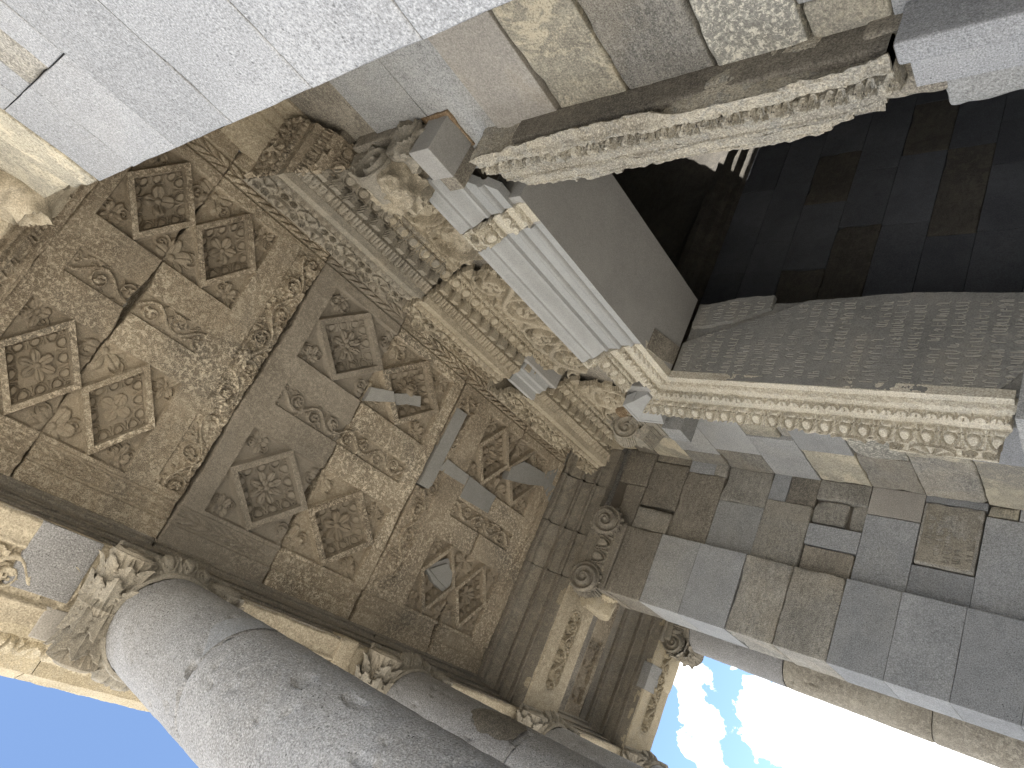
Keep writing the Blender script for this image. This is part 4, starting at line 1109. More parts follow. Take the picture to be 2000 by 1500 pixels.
def rngs(seed):
    return [('frieze', 0, 5, frieze_carve(seed), .007), ('egg_band', 5, 9, {0: (lambda s, v, w: p_bead(s, v, .05), .012, 5), 2: (lambda s, v, w: p_egg(s, v, .12), .026, 18)}, .004),
            ('dentil_course', 9, 13, None, .006),
            ('leaf_band', 13, 15, {0: (lambda s, v, w: p_leaf(s, v, .06), .026, 12)}, .004), ('corona', 15, 18, None, .012),
            ('bead_band', 18, 20, {0: (lambda s, v, w: p_bead(s, v, .075), .018, 7)}, .005), ('palmette_band', 20, 24, {0: (lambda s, v, w: p_fan(s, v, .17, 7), .024, 10), 1: (lambda s, v, w: np.maximum(p_fan(s, v, .15, 7), p_acanth(s, v * .06, 22, 3) * .6), .034, 16)}, .005)]
def dent_disp(S, a, b, v, g):
    return np.zeros(S.shape)
def cornice_stone(label, s0, s1, mat, seed, mask, skip=(), end=None):
    root = thing('cornice_block', label, 'cornice stone', 'cornice stones over the doorway')
    for nm, i0, i1, cv, res in rngs(seed):
        if nm in skip: continue
        if nm == 'dentil_course':
            # toothed course: the gaps step back towards the wall
            def wp(P, S, a, b):
                g = ((S / .12) % 1 < .45)
                P[..., 2] = np.where(g, np.maximum(P[..., 2], 4.012), P[..., 2])
                return P
            sweep(nm, M[mat], root, CP[i0:i1 + 1], s0, s1, place_x, norm_x_out, res_s=.004, mask=mask, thick=(0, .05, .02), Nh=(0, -1, -1), seed=seed, wear=.0015, rough=.0006, warp=wp)
        else:
            sweep(nm, M[mat], root, CP[i0:i1 + 1], s0, s1, place_x, norm_x_out, res_s=res, carve=cv, mask=mask, thick=(0, .05, .02), Nh=(0, -1, -1), seed=seed + i0, wear=.008, rough=.0025)
    return root
def edge_noise(S, a, b, seed): return .03 * fbm(np.stack([S * 0 + seed, a, b], -1), 5, 3, seed) + .012 * fbm(np.stack([S, a, b], -1), 30, 2, seed)
# middle stone
def mk_mid(S, a, b):
    e = edge_noise(S, a, b, 1)
    lft = np.interp(b, [3.43, 3.6, 3.8, 3.92, 3.99, 4.02, 4.30], [-3.84, -4.02, -4.06, -3.96, -3.78, -3.70, -3.66])
    rgt = np.interp(b, [3.43, 3.55, 3.75, 3.9, 4.05, 4.3], [-2.84, -2.74, -2.66, -2.66, -2.60, -2.56])
    lip = (b > 4.19) & (fb2(S, S * 0, 4, 3, 5) > .05 + (4.30 - b) * 2)
    top = (b > 4.18) & (S < -3.25 + .1 * fb2(S, b, 5, 2, 2))
    return (S > lft + e) & (S < rgt + e * .6) & ~lip & ~top
cornice_stone('middle cornice stone with complete dentils, eggs and scroll frieze over the doorway', -2.55, -4.12, 'carve', 500, mk_mid)
# right stone, its frieze lost
def mk_rt(S, a, b):
    e = edge_noise(S, a, b, 11)
    lft = np.interp(b, [3.9, 3.95, 4.05, 4.15, 4.3], [-2.50, -2.56, -2.58, -2.52, -2.44])
    lip = (b > 4.17) & (fb2(S, S * 0, 3, 3, 15) > .12 + (4.30 - b) * 2) & (S < -1.6)
    return (S > lft + e * .6) & ~lip
rc = cornice_stone('near cornice stone with a carved return at its end and broken eggs', lambda a, b: -1.75 + (2.45 - a), -2.62, 'carve_grey', 520, mk_rt, skip=('frieze',))
plr = lambda S, a, b: np.stack([-1.75 + (2.45 - a), S, b], -1)
nrr = lambda na_, nb_: np.stack([-na_, na_ * 0, nb_], -1)
for nm, i0, i1, cv, res in rngs(540):
    if nm in ('frieze',): continue
    cv = cv if nm != 'dentil_course' else {1: (lambda s, v, w: (((s / .16) % 1) > .4) * 1.0, .04, 8)}
    sweep('return_' + nm, M['ceil'], rc, CP[i0:i1 + 1], lambda a, b: a, lambda a, b: a * 0 + 2.44, plr, nrr, res_s=res, carve=cv, thick=(-.05, 0, .02), Nh=(1, 0, -1), seed=560 + i0, wear=.010, rough=.003,
          mask=lambda S, a, b: (S < 2.40 + .05 * fb2(S, b, 6, 2, 8)) if nm != 'x' else None)
# left stone, snapped at the far end
def mk_lf(S, a, b):
    e = edge_noise(S, a, b, 21)
    rgt = np.interp(b, [3.43, 3.7, 3.9, 4.0, 4.06, 4.15, 4.3], [-4.36, -4.22, -4.20, -4.10, -4.02, -3.86, -3.70])
    lft = np.interp(b, [3.43, 3.8, 3.95, 4.05, 4.17, 4.3], [-4.62, -4.92, -5.10, -5.30, -5.36, -5.26])
    lip = (b > 4.18) & (fb2(S, S * 0, 4, 3, 25) > .15 + (4.30 - b) * 2)
    return (S < rgt + e * .6) & (S > lft + e) & ~lip
cornice_stone('far cornice stone broken off at its outer tip, next to the small grey repair', -3.66, -5.46, 'carve', 580, mk_lf)
# repair between the middle and far stones
rp = thing('cornice_repair', 'short plain grey moulded stone filling the break between two cornice stones', 'cornice stone')
sweep('moulding', M['moulded'], rp, [(2.18, 3.975), (2.10, 3.99), (2.095, 4.02), (2.06, 4.03), (2.055, 4.055), (1.99, 4.06), (1.985, 4.09)], -3.70, -4.06, place_x, norm_x_out, res_s=.02, wear=0, rough=0, Nh=(0, -1, -1), thick=(0, .06, .04))
stone('backing', (-4.12, 2.16, 3.94), (-3.66, 2.40, 4.12), M['soffit'], rp, seed=16, res=.05, **KIND['new'])
# lone frieze stone with two big whorls
fs = thing('frieze_block', 'pale broken frieze stone with two big whorls and a row of eggs under it', 'frieze stone')
def mk_fs(S, a, b):
    e = edge_noise(S, a, b, 31)
    lft = np.interp(b, [3.43, 3.6, 3.8, 4.0], [-2.50, -2.56, -2.60, -2.62])
    rgt = np.interp(b, [3.43, 3.55, 3.75, 3.9, 4.0], [-1.86, -1.80, -1.80, -1.90, -2.02])
    return (S > lft + e) & (S < rgt + e) & (b > 3.47 + e)
def fs_carve(i):
    L = [math.hypot(CP[k + 1][0] - CP[k][0], CP[k + 1][1] - CP[k][1]) for k in range(4)]
    tot = sum(L); st = sum(L[:i])
    def f(s, v, w):
        t = st + v * L[i] - tot / 2
        h = np.zeros(s.shape)
        for cx, fl in ((-2.34, 1), (-1.98, -1)):
            r = np.hypot(s - cx, t) / .18
            h = np.maximum(h, np.maximum(np.exp(-((r - .92) / .09) ** 2), sm(.8, .6, r) * (.45 + .5 * p_acanth(s, t, 16, 4))))
        h = np.maximum(h, p_spiral(s + 2.16, t + .05, .08))
        return np.maximum(h, p_acanth(s, t, 12, 9) * .5)
    return f
sweep('frieze', M['carve'], fs, CP[0:6], -1.70, -2.64, place_x, norm_x_out, res_s=.006, carve={k: (fs_carve(k), .075, 18) for k in range(4)}, mask=mk_fs, thick=(0, .06, 0), Nh=(0, -1, -.4), seed=600, wear=.010, rough=.003)
sweep('egg_band', M['carve'], fs, CP[5:9], -1.70, -2.66, place_x, norm_x_out, res_s=.005, carve={0: (lambda s, v, w: p_bead(s, v, .05), .012, 5), 2: (lambda s, v, w: p_egg(s, v, .115), .026, 16)}, mask=mk_fs, thick=(0, .06, 0), Nh=(0, -1, -1), seed=602, wear=.008, rough=.003)
# plain core behind frieze and cornice
ck = thing('frieze_backing', 'plain worn brown stone showing in the gaps behind the frieze', 'wall stone')
stone('backing', (-5.0, 2.37, 3.44), (-1.50, 2.52, 3.92), M['oldb'], ck, r=.01, amp=.008, lowamp=.008, res=.03, seed=17)
stone('backing', (-5.06, 2.24, 3.98), (-1.42, 2.52, 4.16), M['oldb'], ck, r=.02, amp=.008, lowamp=.006, res=.04, seed=18)
stone('backing', (-5.18, 2.06, 4.17), (-1.30, 2.50, 4.24), M['oldb'], ck, r=.02, amp=.008, lowamp=.006, res=.05, seed=19)

# ================================================================== CONSOLES AND BRACKETS
def volute(name, parent, c, n, up, Rr, T, mat, flip=1, turns=2.6, dome=.03, depth=.022, seed=0, waist=.12, leaf=.02, nth=200):
    """spiral eye on a round bolster: face towards N, body running back by T"""
    n = np.array(n, float); up = np.array(up, float); e1 = np.cross(up, n)
    th = np.linspace(0, 2 * PI, nth + 1)
    rs = np.concatenate([np.linspace(.002, 1, 46), np.full(34, 1.0)])
    tb = np.concatenate([np.zeros(46), np.linspace(.03, 1, 34)])
    TH, RR = np.meshgrid(th, rs, indexing='ij'); _, TB = np.meshgrid(th, tb, indexing='ij')
    f = (RR * turns - flip * TH / (2 * PI)) % 1
    face = TB == 0
    eye = np.sqrt(np.clip(1 - (RR / .16) ** 2, 0, 1))
    hh = np.where(face, dome * (1 - RR ** 2) + depth * (np.cos((f - .5) * 2 * PI) * .5) * sm(1.0, .9, RR) * sm(.14, .2, RR) + eye * .018, 0)
    rad = Rr * np.where(face, RR, 1 - waist * np.sin(TB * PI) ** .8)
    if leaf:
        lfv = np.maximum(p_leaf(TH / (2 * PI) * 8, np.clip(1.05 - TB, 0, 1), 1.0), p_leaf(TH / (2 * PI) * 8 + .5, np.clip((1.05 - TB) * 1.7, 0, 1), 1.0))
        rad = rad + np.where(face, 0, leaf * sm(0, .06, TB) * (lfv * (.7 + .3 * np.cos(TH * 40)) + .25 * ridge(TH * .3, TB * .3, 9, 2, seed)))
    P = np.array(c) + e1 * (rad * np.cos(TH))[..., None] + up * (rad * np.sin(TH))[..., None] + n * (hh - np.where(face, 0, TB * T))[..., None]
    P = P + (fbm(P, 14, 3, seed) * .006)[..., None] * (n * .6 + e1 * .3 + up * .3)
    P[-1] = P[0]
    return sheet(name, P, mat, parent, N=None if True else n)
def leaf_grid(o, du, dv, dn, Ln, Wd, curl, seed, nu=16, nv=9):
    u = np.linspace(0, 1, nu); v = np.linspace(-1, 1, nv)
    U, V_ = np.meshgrid(u, v, indexing='ij')
    w = Wd * (.35 + .65 * np.sin(PI * np.clip(U, 0, 1) ** .75)) * np.sqrt(np.clip(1.02 - U ** 4, 0, 1)) * (1 + .20 * np.cos(2 * PI * U * 4.5) * np.abs(V_) ** 2)
    hgt = .018 + curl * U ** 2.2 - .022 * np.abs(V_) ** 1.5 + .008 * np.cos(V_ * PI * 3) * (1 - U) + .010 * np.exp(-(V_ / .16) ** 2) * (1 - U)
    along = Ln * (U - .18 * np.clip(U - .75, 0, 1) ** 2 * 8)
    P = o + du * along[..., None] + dv * (w * V_)[..., None] + dn * hgt[..., None]
    return P + (fbm(P, 26, 2, seed) * .006)[..., None] * dn
def leafy_bolster(name, parent, c, n, up, Rr, T, mat, seed, rows=((0.96, 9, .50), (.62, 8, .50)), wst=.3):
    """overlapping acanthus leaves wrapped round the bolster behind a volute"""
    n = np.array(n, float); up = np.array(up, float); e1 = np.cross(up, n); c = np.array(c, float)
    Vs, Fs, nv = [], [], 0
    rs2 = np.random.RandomState(seed)
    for ri, (t0, cnt, ln) in enumerate(rows):
        for k in range(cnt):
            if rs2.rand() < .10: continue
            a = 2 * PI * (k + .5 * ri) / cnt + rs2.uniform(-.08, .08)
            dn = e1 * math.cos(a) + up * math.sin(a); dv = -e1 * math.sin(a) + up * math.cos(a)
            rr = Rr * (1 - wst * math.sin(t0 * PI) ** .8) - .006
            slope = (Rr - rr) / (T * t0 + 1e-6)
            o = c - n * T * t0 + dn * rr
            du = n + dn * slope * .8; du /= np.linalg.norm(du)
            P = leaf_grid(o, du, dv, dn, T * (ln + .06) * rs2.uniform(.9, 1.1), PI * Rr / cnt * 1.15, rs2.uniform(.025, .06), seed * 31 + k)
            Vs.append(P.reshape(-1, 3)); Fs.append(gridfaces(*P.shape[:2]) + nv); nv += P.shape[0] * P.shape[1]
    return mesh_obj(name, np.concatenate(Vs), np.concatenate(Fs), mat, parent)
def outline_block(name, parent, poly, x0, x1, mat, seed, carve=None, res=.007):
    """side profile (y,z) extruded along x, facing +x"""
    poly = np.array(poly); lo = poly.min(0) - .01; hi = poly.max(0) + .01
    ys = np.arange(lo[0], hi[0], res); zs = np.arange(lo[1], hi[1], res)
    Y, Zz = np.meshgrid(ys, zs, indexing='ij')
    ins = np.zeros(Y.shape, bool)
    yy = Y + fb2(Y, Zz, 14, 3, seed) * .012; zz = Zz + fb2(Y, Zz, 14, 3, seed + 5) * .012
    for k in range(len(poly)):
        (ya, za), (yb, zb) = poly[k], poly[(k + 1) % len(poly)]
        c = ((za > zz) != (zb > zz)) & (yy < (yb - ya) * (zz - za) / (zb - za + 1e-12) + ya)
        ins ^= c
    h = fb2(Y, Zz, 9, 4, seed + 2) * .018
    if carve is not None: h = h + carve(Y, Zz)
    P = np.stack([x1 + h, Y, Zz], -1)
    return sheet(name, P, mat, parent, mask=ins, thick=(x0 - x1, 0, 0), N=(1, 0, 0), back=True)
rcx = thing('scroll_console', 'weathered console with a crisp spiral eye under the near cornice end', 'console', 'consoles carrying the cornice')
volute('spiral', rcx, (-1.50, 2.16, 3.515), (1, 0, 0), (0, .25, .968), .135, .20, M['carve_grey'], flip=1, turns=2.1, depth=.05, dome=.0, seed=1, leaf=0, waist=.03)
outline_block('body', rcx, [(2.10, 3.64), (2.22, 3.92), (2.44, 3.95), (2.45, 3.22), (2.34, 3.24), (2.22, 3.36), (2.08, 3.40), (2.03, 3.48), (2.04, 3.58)], -1.70, -1.56, M['carve_grey'], 621,
              carve=lambda Y, Zz: p_acanth(Y, Zz, 12, 6) * .05)
lcx = thing('scroll_console', 'broken console stump with a shell-like hollow and brown mortar under the far cornice end', 'console', 'consoles carrying the cornice')
volute('spiral', lcx, (-4.72, 2.17, 3.56), (.92, 0, -.39), (.39, 0, .92), .115, .20, M['carve_grey'], flip=-1, turns=1.9, depth=.03, dome=-.02, seed=2, leaf=.012, waist=.1)
outline_block('body', lcx, [(2.12, 3.68), (2.22, 3.84), (2.44, 3.86), (2.45, 3.12), (2.34, 3.20), (2.22, 3.34), (2.10, 3.42)], -5.0, -4.80, M['carve_grey'], 651, carve=lambda Y, Zz: .03 * np.sin(Zz * 60 + Y * 30) + p_acanth(Y, Zz, 10, 12) * .04)
outline_block('body', lcx, [(2.20, 3.54), (2.44, 3.58), (2.45, 3.05), (2.34, 3.08), (2.24, 3.26)], -4.95, -4.72, M['carve_grey'], 661, carve=lambda Y, Zz: .025 * np.sin(Zz * 70 + Y * 20))
outline_block('old_mortar', lcx, [(2.22, 3.62), (2.36, 3.70), (2.42, 3.52), (2.30, 3.50)], -4.72, -4.60, M['rust'], 671)
b1 = stone('bracket_block', (-1.735, 2.185, 3.045), (-1.515, 2.44, 3.215), M['soffit'], None, seed=21, res=.05, **KIND['new'])
tag(b1, 'plain grey box-shaped stone jutting out beside the worn near jamb', 'stone block', 'plain new bracket stones')
b2 = stone('bracket_block', (-4.93, 2.185, 3.02), (-4.71, 2.44, 3.20), M['new'], None, seed=22, res=.05, **KIND['new'])
tag(b2, 'plain grey box-shaped stone jutting out above the egg-and-dart far jamb', 'stone block', 'plain new bracket stones')
inplane_patch(rcx, [(-1.84, 2.20), (-1.74, 2.20), (-1.74, 2.44), (-1.84, 2.44)], 3.06, .12, M['oldb'], 'old_fragment')
stone('mortar_bed', (-1.75, 2.43, 3.03), (-1.49, 2.452, 3.26), M['rust'], rcx, r=.006, amp=.012, lowamp=.012, res=.02, seed=23)
def rock(name, parent, lo, hi, mat, seed, amp=.03, low=.05, r=.06, sc=9):
    V, F = stone_arrays(lo, hi, r=r, amp=.010, lowamp=low, seed=seed, res=.012, chip=1)
    c = (np.array(lo) + np.array(hi)) / 2
    d = V - c; d /= np.linalg.norm(d, axis=1, keepdims=True)
    a = 1 - np.abs(fbm(V, sc, 2, seed + 3)) * 2
    V = V + d * ((np.clip(a, 0, 1) ** 2) * amp)[:, None]
    return mesh_obj(name, V, F, mat, parent)
rock('leaf', rcx, (-1.80, 2.06, 3.34), (-1.56, 2.30, 3.50), M['carve'], 631, amp=.05, low=.03, r=.05, sc=13)
rock('leaf', rcx, (-1.86, 2.10, 3.48), (-1.62, 2.34, 3.66), M['carve'], 641, amp=.05, low=.03, r=.05, sc=13)
rock('leaf', rcx, (-1.66, 2.20, 3.22), (-1.50, 2.44, 3.42), M['carve_grey'], 645, amp=.05, low=.03, r=.05, sc=13)

# ================================================================== COLUMNS
def drum(parent, cx, cy, z0, z1, rf, mat, seed, chips=(), label=None, nth=150, tilt=0.0):
    th = np.linspace(0, 2 * PI, nth + 1)
    zs = np.unique(np.concatenate([np.arange(z0, z1, .02), z0 + np.array([0, .004, .012]), z1 - np.array([0, .004, .012])]))
    TH, Zz = np.meshgrid(th, zs, indexing='ij')
    r = rf(Zz)
    P0 = np.stack([np.cos(TH) * .33, np.sin(TH) * .33, Zz], -1)
    e = np.minimum(Zz - z0, z1 - Zz)
    r = r - .010 * (1 - sm(0, .012 , e + fbm(P0, 14, 2, seed) * .010)) + fbm(P0, 5, 3, seed + 1) * .0045 + fbm(P0, 30, 3, seed + 2) * .003
    pit = fbm(P0, 17, 2, seed + 3); r = r - np.clip(pit - .42, 0, 1) * .05
    for ang, zc, sa, sz, dep in chips:
        d = ((((TH - ang + PI) % (2 * PI)) - PI) / sa) ** 2 + ((Zz - zc) / sz) ** 2
        r = r - dep * sm(1.2, .6, d + fbm(P0, 12, 3, seed + 7) * 1.2)
    X = cx + r * np.cos(TH); Y = cy + r * np.sin(TH)
    P = np.stack([X, Y, Zz + tilt * np.cos(TH)], -1); P[-1] = P[0]
    c = P.mean(axis=(0, 1))
    o = sheet('drum', P, mat, parent)
    if label: o['label'] = label
    return o
def revolve(name, parent, cx, cy, prof, mat, seed=0, carve=None, nth=260):
    th = np.linspace(0, 2 * PI, nth + 1)
    pr = [];
    for (r0, z0), (r1, z1) in zip(prof[:-1], prof[1:]):
        n = max(2, int(math.hypot(r1 - r0, z1 - z0) / .008))
        for k in range(n): pr.append((r0 + (r1 - r0) * k / n, z0 + (z1 - z0) * k / n))
    pr.append(prof[-1]); pr = np.array(pr)
    TH, K = np.meshgrid(th, np.arange(len(pr)), indexing='ij')
    r = pr[K, 0]; z = pr[K, 1]
    P0 = np.stack([np.cos(TH) * r, np.sin(TH) * r, z], -1)
    if carve is not None: r = r + carve(TH, z)
    r = r + fbm(P0, 22, 3, seed) * .005
    P = np.stack([cx + r * np.cos(TH), cy + r * np.sin(TH), z], -1); P[-1] = P[0]
    return sheet(name, P, mat, parent)
RB, RT, ZN = .350, .292, 4.08
def rf(z):
    t = np.clip((z - FLOOR - .3) / (ZN - FLOOR - .3), 0, 1)
    return RB - (RB - RT) * (t ** 1.6)
def capital(root, cx, cy, axis, mat, seed, leaves=True):
    """Ionic capital: two leafy bolsters ending in volutes, echinus with eggs, abacus"""
    cap = obj_empty = None
    cap = revolve('capital', root, cx, cy, [(RT, ZN - .005), (RT + .018, ZN), (RT + .024, ZN + .018), (RT + .012, ZN + .034), (RT + .016, ZN + .045), (RT + .055, ZN + .10), (RT + .075, ZN + .155), (RT + .03, ZN + .19), (RT - .03, ZN + .27)], mat, seed,
                  carve=lambda TH, z: p_egg(TH * .33, np.clip((ZN + .17 - z) / .125, 0, 1), 2 * PI * .33 / 18) * .030 * ((z > ZN + .05) & (z < ZN + .17)))
    ax3 = np.array([1.0, 0, 0]) if axis == 'x' else np.array([0, 1.0, 0])
    sd = np.array([ax3[1], ax3[0], 0])
    L = .60
    for s in (-1, 1):
        for e in (-1, 1):
            c = np.array([cx, cy, ZN + .135]) + sd * s * .30 + ax3 * e * L / 2
            volute('volute', cap, c, ax3 * e, (0, 0, 1), .135, L / 2, mat, flip=s * e, seed=seed + s * 3 + e, waist=.30, leaf=.015, dome=.012, depth=.036, turns=2.4)
            if leaves: leafy_bolster('acanthus_leaves', cap, c, ax3 * e, (0, 0, 1), .135, L / 2, mat, seed + 11 * s + 5 * e + 60)
    V, F = stone_arrays((cx - .33, cy - .30, ZN + .165), (cx + .33, cy + .30, ZN + .245), r=.015, amp=.006, lowamp=.006, seed=seed, res=.03)
    mesh_obj('cushion', V, F, mat, cap)
    V, F = stone_arrays((cx - .37, cy - .345, ZN + .24), (cx + .37, cy + .345, ZS - .012), r=.012, amp=.008, lowamp=.008, seed=seed + 1, res=.025, chip=1)
    mesh_obj('abacus', V, F, mat, cap)
    return cap
def column(cx, cy, label, drums, seed, axis='y', capmat='carve_grey', group='columns around the porch'):
    root = thing('column', label, 'column', group, (0, 0, 0))
    for k, (z0, z1, mt, chips, lab, tl) in enumerate(drums):
        drum(root, cx, cy, z0, z1, rf, M[mt], seed + k * 10, chips, lab, tilt=tl)
    capital(root, cx, cy, axis, M[capmat], seed)
    revolve('base', root, cx, cy, [(.47, FLOOR), (.47, FLOOR + .10), (.44, FLOOR + .14), (.40, FLOOR + .17), (.42, FLOOR + .22), (.36, FLOOR + .28), (.345, FLOOR + .30)], M['new'], seed)
    return root
def shaft_patch(root, name, cx, cy, mat, t0, t1, z0, z1, maskf, lift, seed):
    th = np.linspace(t0, t1, 90); zs = np.linspace(z0, z1, 60)
    TH, Zz = np.meshgrid(th, zs, indexing='ij')
    P0 = np.stack([np.cos(TH) * .33, np.sin(TH) * .33, Zz], -1)
    e = fbm(P0, 12, 3, seed)
    r = rf(Zz) + lift + fbm(P0, 20, 3, seed + 1) * .003
    sheet(name, np.stack([cx + r * np.cos(TH), cy + r * np.sin(TH), Zz], -1), mat, root, mask=maskf(TH, Zz, e), thick=(0, 0, .004), N=(math.cos((t0 + t1) / 2), math.sin((t0 + t1) / 2), 0))
cA = column(COLX[0], -.631, 'big grey speckled column in the foreground, with a cracked drum joint', [(FLOOR + .3, 3.070, 'col', [(.87, 2.46, .13, .05, .016), (1.03, 2.2, .10, .06, .02), (.3, 2.75, .05, .03, .012), (.5, 1.9, .06, .05, .012)], None, 0.0), (3.072, ZN, 'col', [(.14, 3.09, .17, .045, .04), (-.2, 3.08, .10, .02, .02)], None, 0.0)], 700)
shaft_patch(cA, 'repair_patch', COLX[0], -.631, M['newl'], .30, 1.6, 3.076, 3.27, lambda t, z, e: z < 3.08 + .175 * sm(.30, .85, t) + e * .006, .004, 3)
cB = column(COLX[1], -.631, 'second column, mostly hidden behind the big grey shaft, with a brown patched drum', [(FLOOR + .3, 2.865, 'col', [(.2, 1.0, .2, .1, .012)], None, 0), (2.87, ZN, 'col', [(1.0, 2.9, .3, .06, .016)], None, 0)], 720)
shaft_patch(cB, 'old_fragment', COLX[1], -.631, M['oldb'], .40, 1.5, 2.88, 3.34, lambda t, z, e: (((t - 1.02) / .46) ** 2 + ((z - 3.12) / .21) ** 2 + e * .5) < 1, .006, 5)
column(COLX[2], -.631, 'third column, under the carved beam that runs to the far wall end', [(FLOOR + .3, 2.7, 'col', [], None, 0), (2.705, ZN, 'col', [], None, 0)], 740)
column(COLX[3], -.631, 'corner column, only its curled capital showing at the bottom edge', [(FLOOR + .3, 2.4, 'colold', [], None, 0), (2.405, ZN, 'col', [], None, 0)], 760, axis='y')
column(COLX[3], 1.257, 'side column against the cloudy sky, old brown drums below a grey one', [(FLOOR + .3, 1.54, 'colold', [], 'lower brown lichened drum', 0), (1.548, 2.95, 'colold', [(-.9, 2.9, .5, .05, .02)], None, 0), (2.96, ZN, 'col', [], 'smooth grey upper drum', 0)], 780, axis='x')

# capitals of the antae
ac = thing('pilaster_capital', 'dark Ionic capital with two rose-like volutes on the far wall end', 'capital')
mt = M['archdark']
X0 = XL
V, F = stone_arrays((-6.50, YA - .01, 3.975), (XL + .015, 1.635, 4.07), r=.01, amp=.006, lowamp=.005, seed=41, res=.03)
mesh_obj('necking', V, F, mt, ac)
sweep('bead_band', mt, ac, [(XL + .012, 4.03), (XL + .03, 4.06)], 1.10, 1.50, place_y, lambda a, b: np.stack([-a * -1, a * 0, -b], -1) * np.array([1, 1, 1]), res_s=.005, carve={0: (lambda s, v, w: p_bead(s, v, .075), .02, 8)}, thick=(-.05, 0, 0), Nh=(1, 0, -1), seed=42)
sweep('egg_band', mt, ac, [(XL + .02, 4.065), (XL + .07, 4.20)], 1.08, 1.52, place_y, lambda a, b: np.stack([np.abs(a), a * 0, -np.abs(b)], -1), res_s=.005, carve={0: (lambda s, v, w: p_egg(s, 1 - v, .145), .05, 20)}, thick=(-.06, 0, 0), Nh=(1, 0, -1), seed=43)
V, F = stone_arrays((-6.52, YA - .03, 4.20), (XL + .05, 1.66, 4.36), r=.012, amp=.006, lowamp=.006, seed=44, res=.03)
mesh_obj('abacus', V, F, mt, ac)
for yv, fl, lab in ((1.60, 1, None), (.995, -1, None)):
    volute('volute', ac, (XL + .105, yv, 4.165), (.96, 0, -.28), (.28, 0, .96), .150, .24, M['archdark'] if yv < 1.2 else M['oldb'], flip=fl, seed=int(yv * 10), waist=.12, leaf=.03, turns=2.3, depth=.045, dome=.05)
volute('bolster', ac, (-6.20, YA - .02, 4.13), (0, -1, 0), (0, 0, 1), .11, .08, M['yellow'], seed=46, leaf=.03)
V, F = stone_arrays((-6.44, YA - .20, 4.12), (-5.98, YA - .0, 4.30), r=.05, amp=.02, lowamp=.03, seed=47, res=.02, chip=1)
mesh_obj('broken_leaf', V, F, M['yellow'], ac)
nc = thing('pilaster_capital', 'rough broken brown capital on the near pale wall end', 'capital')
rock('bolster', nc, (XR - .01, YA - .08, 3.86), (.0, YA + .30, 4.16), M['carve'], 51, amp=.05)
rock('bolster', nc, (-.10, YA - .10, 3.86), (.19, YA + .30, 4.16), M['carve'], 52, amp=.05)
rock('cushion', nc, (XR - .04, YA - .02, 4.10), (.19, YA + .6, 4.34), M['ceil'], 53, amp=.04)

# ================================================================== CELLA (dark room behind the doorway)
cl = thing('cella_wall', 'dark inner wall of large blocks seen through the doorway', 'wall')
XC = -5.70
stone('wall_core', (-6.45, 3.12, FLOOR), (XC - .06, 11.3, 4.12), M['dark'], cl, r=.004, amp=.002, lowamp=.002, res=.3, seed=6)
rs = np.random.RandomState(12)
for r in range(len(Z) - 1):
    y = 3.12 - rs.uniform(0, .4)
    while y < 10.9:
        w = rs.uniform(.55, 1.25)
        old = rs.rand() < .24
        y0, y1 = max(y, 3.12), min(y + w, 11.0)
        if y1 - y0 > .1:
            _bs[0] += 1
            kd = 'old' if old else 'new'
            vis = Z[r + 1] > .2 and y0 < 7.2
            if vis:
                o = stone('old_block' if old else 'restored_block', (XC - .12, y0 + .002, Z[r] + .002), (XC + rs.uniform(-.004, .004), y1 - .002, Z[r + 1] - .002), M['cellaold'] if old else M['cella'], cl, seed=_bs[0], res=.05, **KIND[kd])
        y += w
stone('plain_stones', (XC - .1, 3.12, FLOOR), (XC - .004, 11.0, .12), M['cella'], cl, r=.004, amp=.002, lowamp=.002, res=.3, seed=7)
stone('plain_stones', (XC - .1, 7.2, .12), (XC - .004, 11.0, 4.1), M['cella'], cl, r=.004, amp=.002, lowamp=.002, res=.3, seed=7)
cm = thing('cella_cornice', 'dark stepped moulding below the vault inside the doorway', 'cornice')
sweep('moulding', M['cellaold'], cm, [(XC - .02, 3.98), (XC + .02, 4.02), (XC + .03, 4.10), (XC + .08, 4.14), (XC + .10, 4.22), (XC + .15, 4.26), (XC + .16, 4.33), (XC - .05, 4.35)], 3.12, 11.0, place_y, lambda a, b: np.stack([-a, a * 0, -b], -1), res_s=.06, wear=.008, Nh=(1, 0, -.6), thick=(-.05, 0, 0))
# vault with the gap that lets the sun in
vt = thing('cella_vault', 'brown stone vault over the dark inner room, one sunlit patch at its foot', 'vault')
HP = np.array([XC + .06, 6.62, 4.50])       # where the sun patch falls
RV = (XC * -1 - .62) / 2
cxv = (XC - .62) / 2; rv = (-.62 - XC) / 2 + .0
th = np.linspace(0, PI, 90); ys = np.arange(3.12, 11.02, .05)
TH, Y = np.meshgrid(th, ys, indexing='ij')
Xv = cxv - rv * np.cos(TH); Zv = 4.33 + rv * np.sin(TH) * .92
P = np.stack([Xv, Y, Zv], -1)
Q = HP + SD * (((Zv - HP[2]) / SD[2])[..., None])
gap = (np.abs(Xv - Q[..., 0] - .08) < .40) & (np.abs(Y - Q[..., 1] - .05) < .36) & (Zv > 5.2)
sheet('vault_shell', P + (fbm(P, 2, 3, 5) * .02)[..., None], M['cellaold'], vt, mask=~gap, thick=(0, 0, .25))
cw = thing('cella_wall', 'unlit rear and right walls of the inner room', 'wall')
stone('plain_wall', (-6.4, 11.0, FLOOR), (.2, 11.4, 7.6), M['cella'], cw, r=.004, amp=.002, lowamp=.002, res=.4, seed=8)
stone('plain_wall', (-.62, 3.12, FLOOR), (.19, 11.0, 4.40), M['cella'], cw, r=.004, amp=.002, lowamp=.002, res=.4, seed=9)
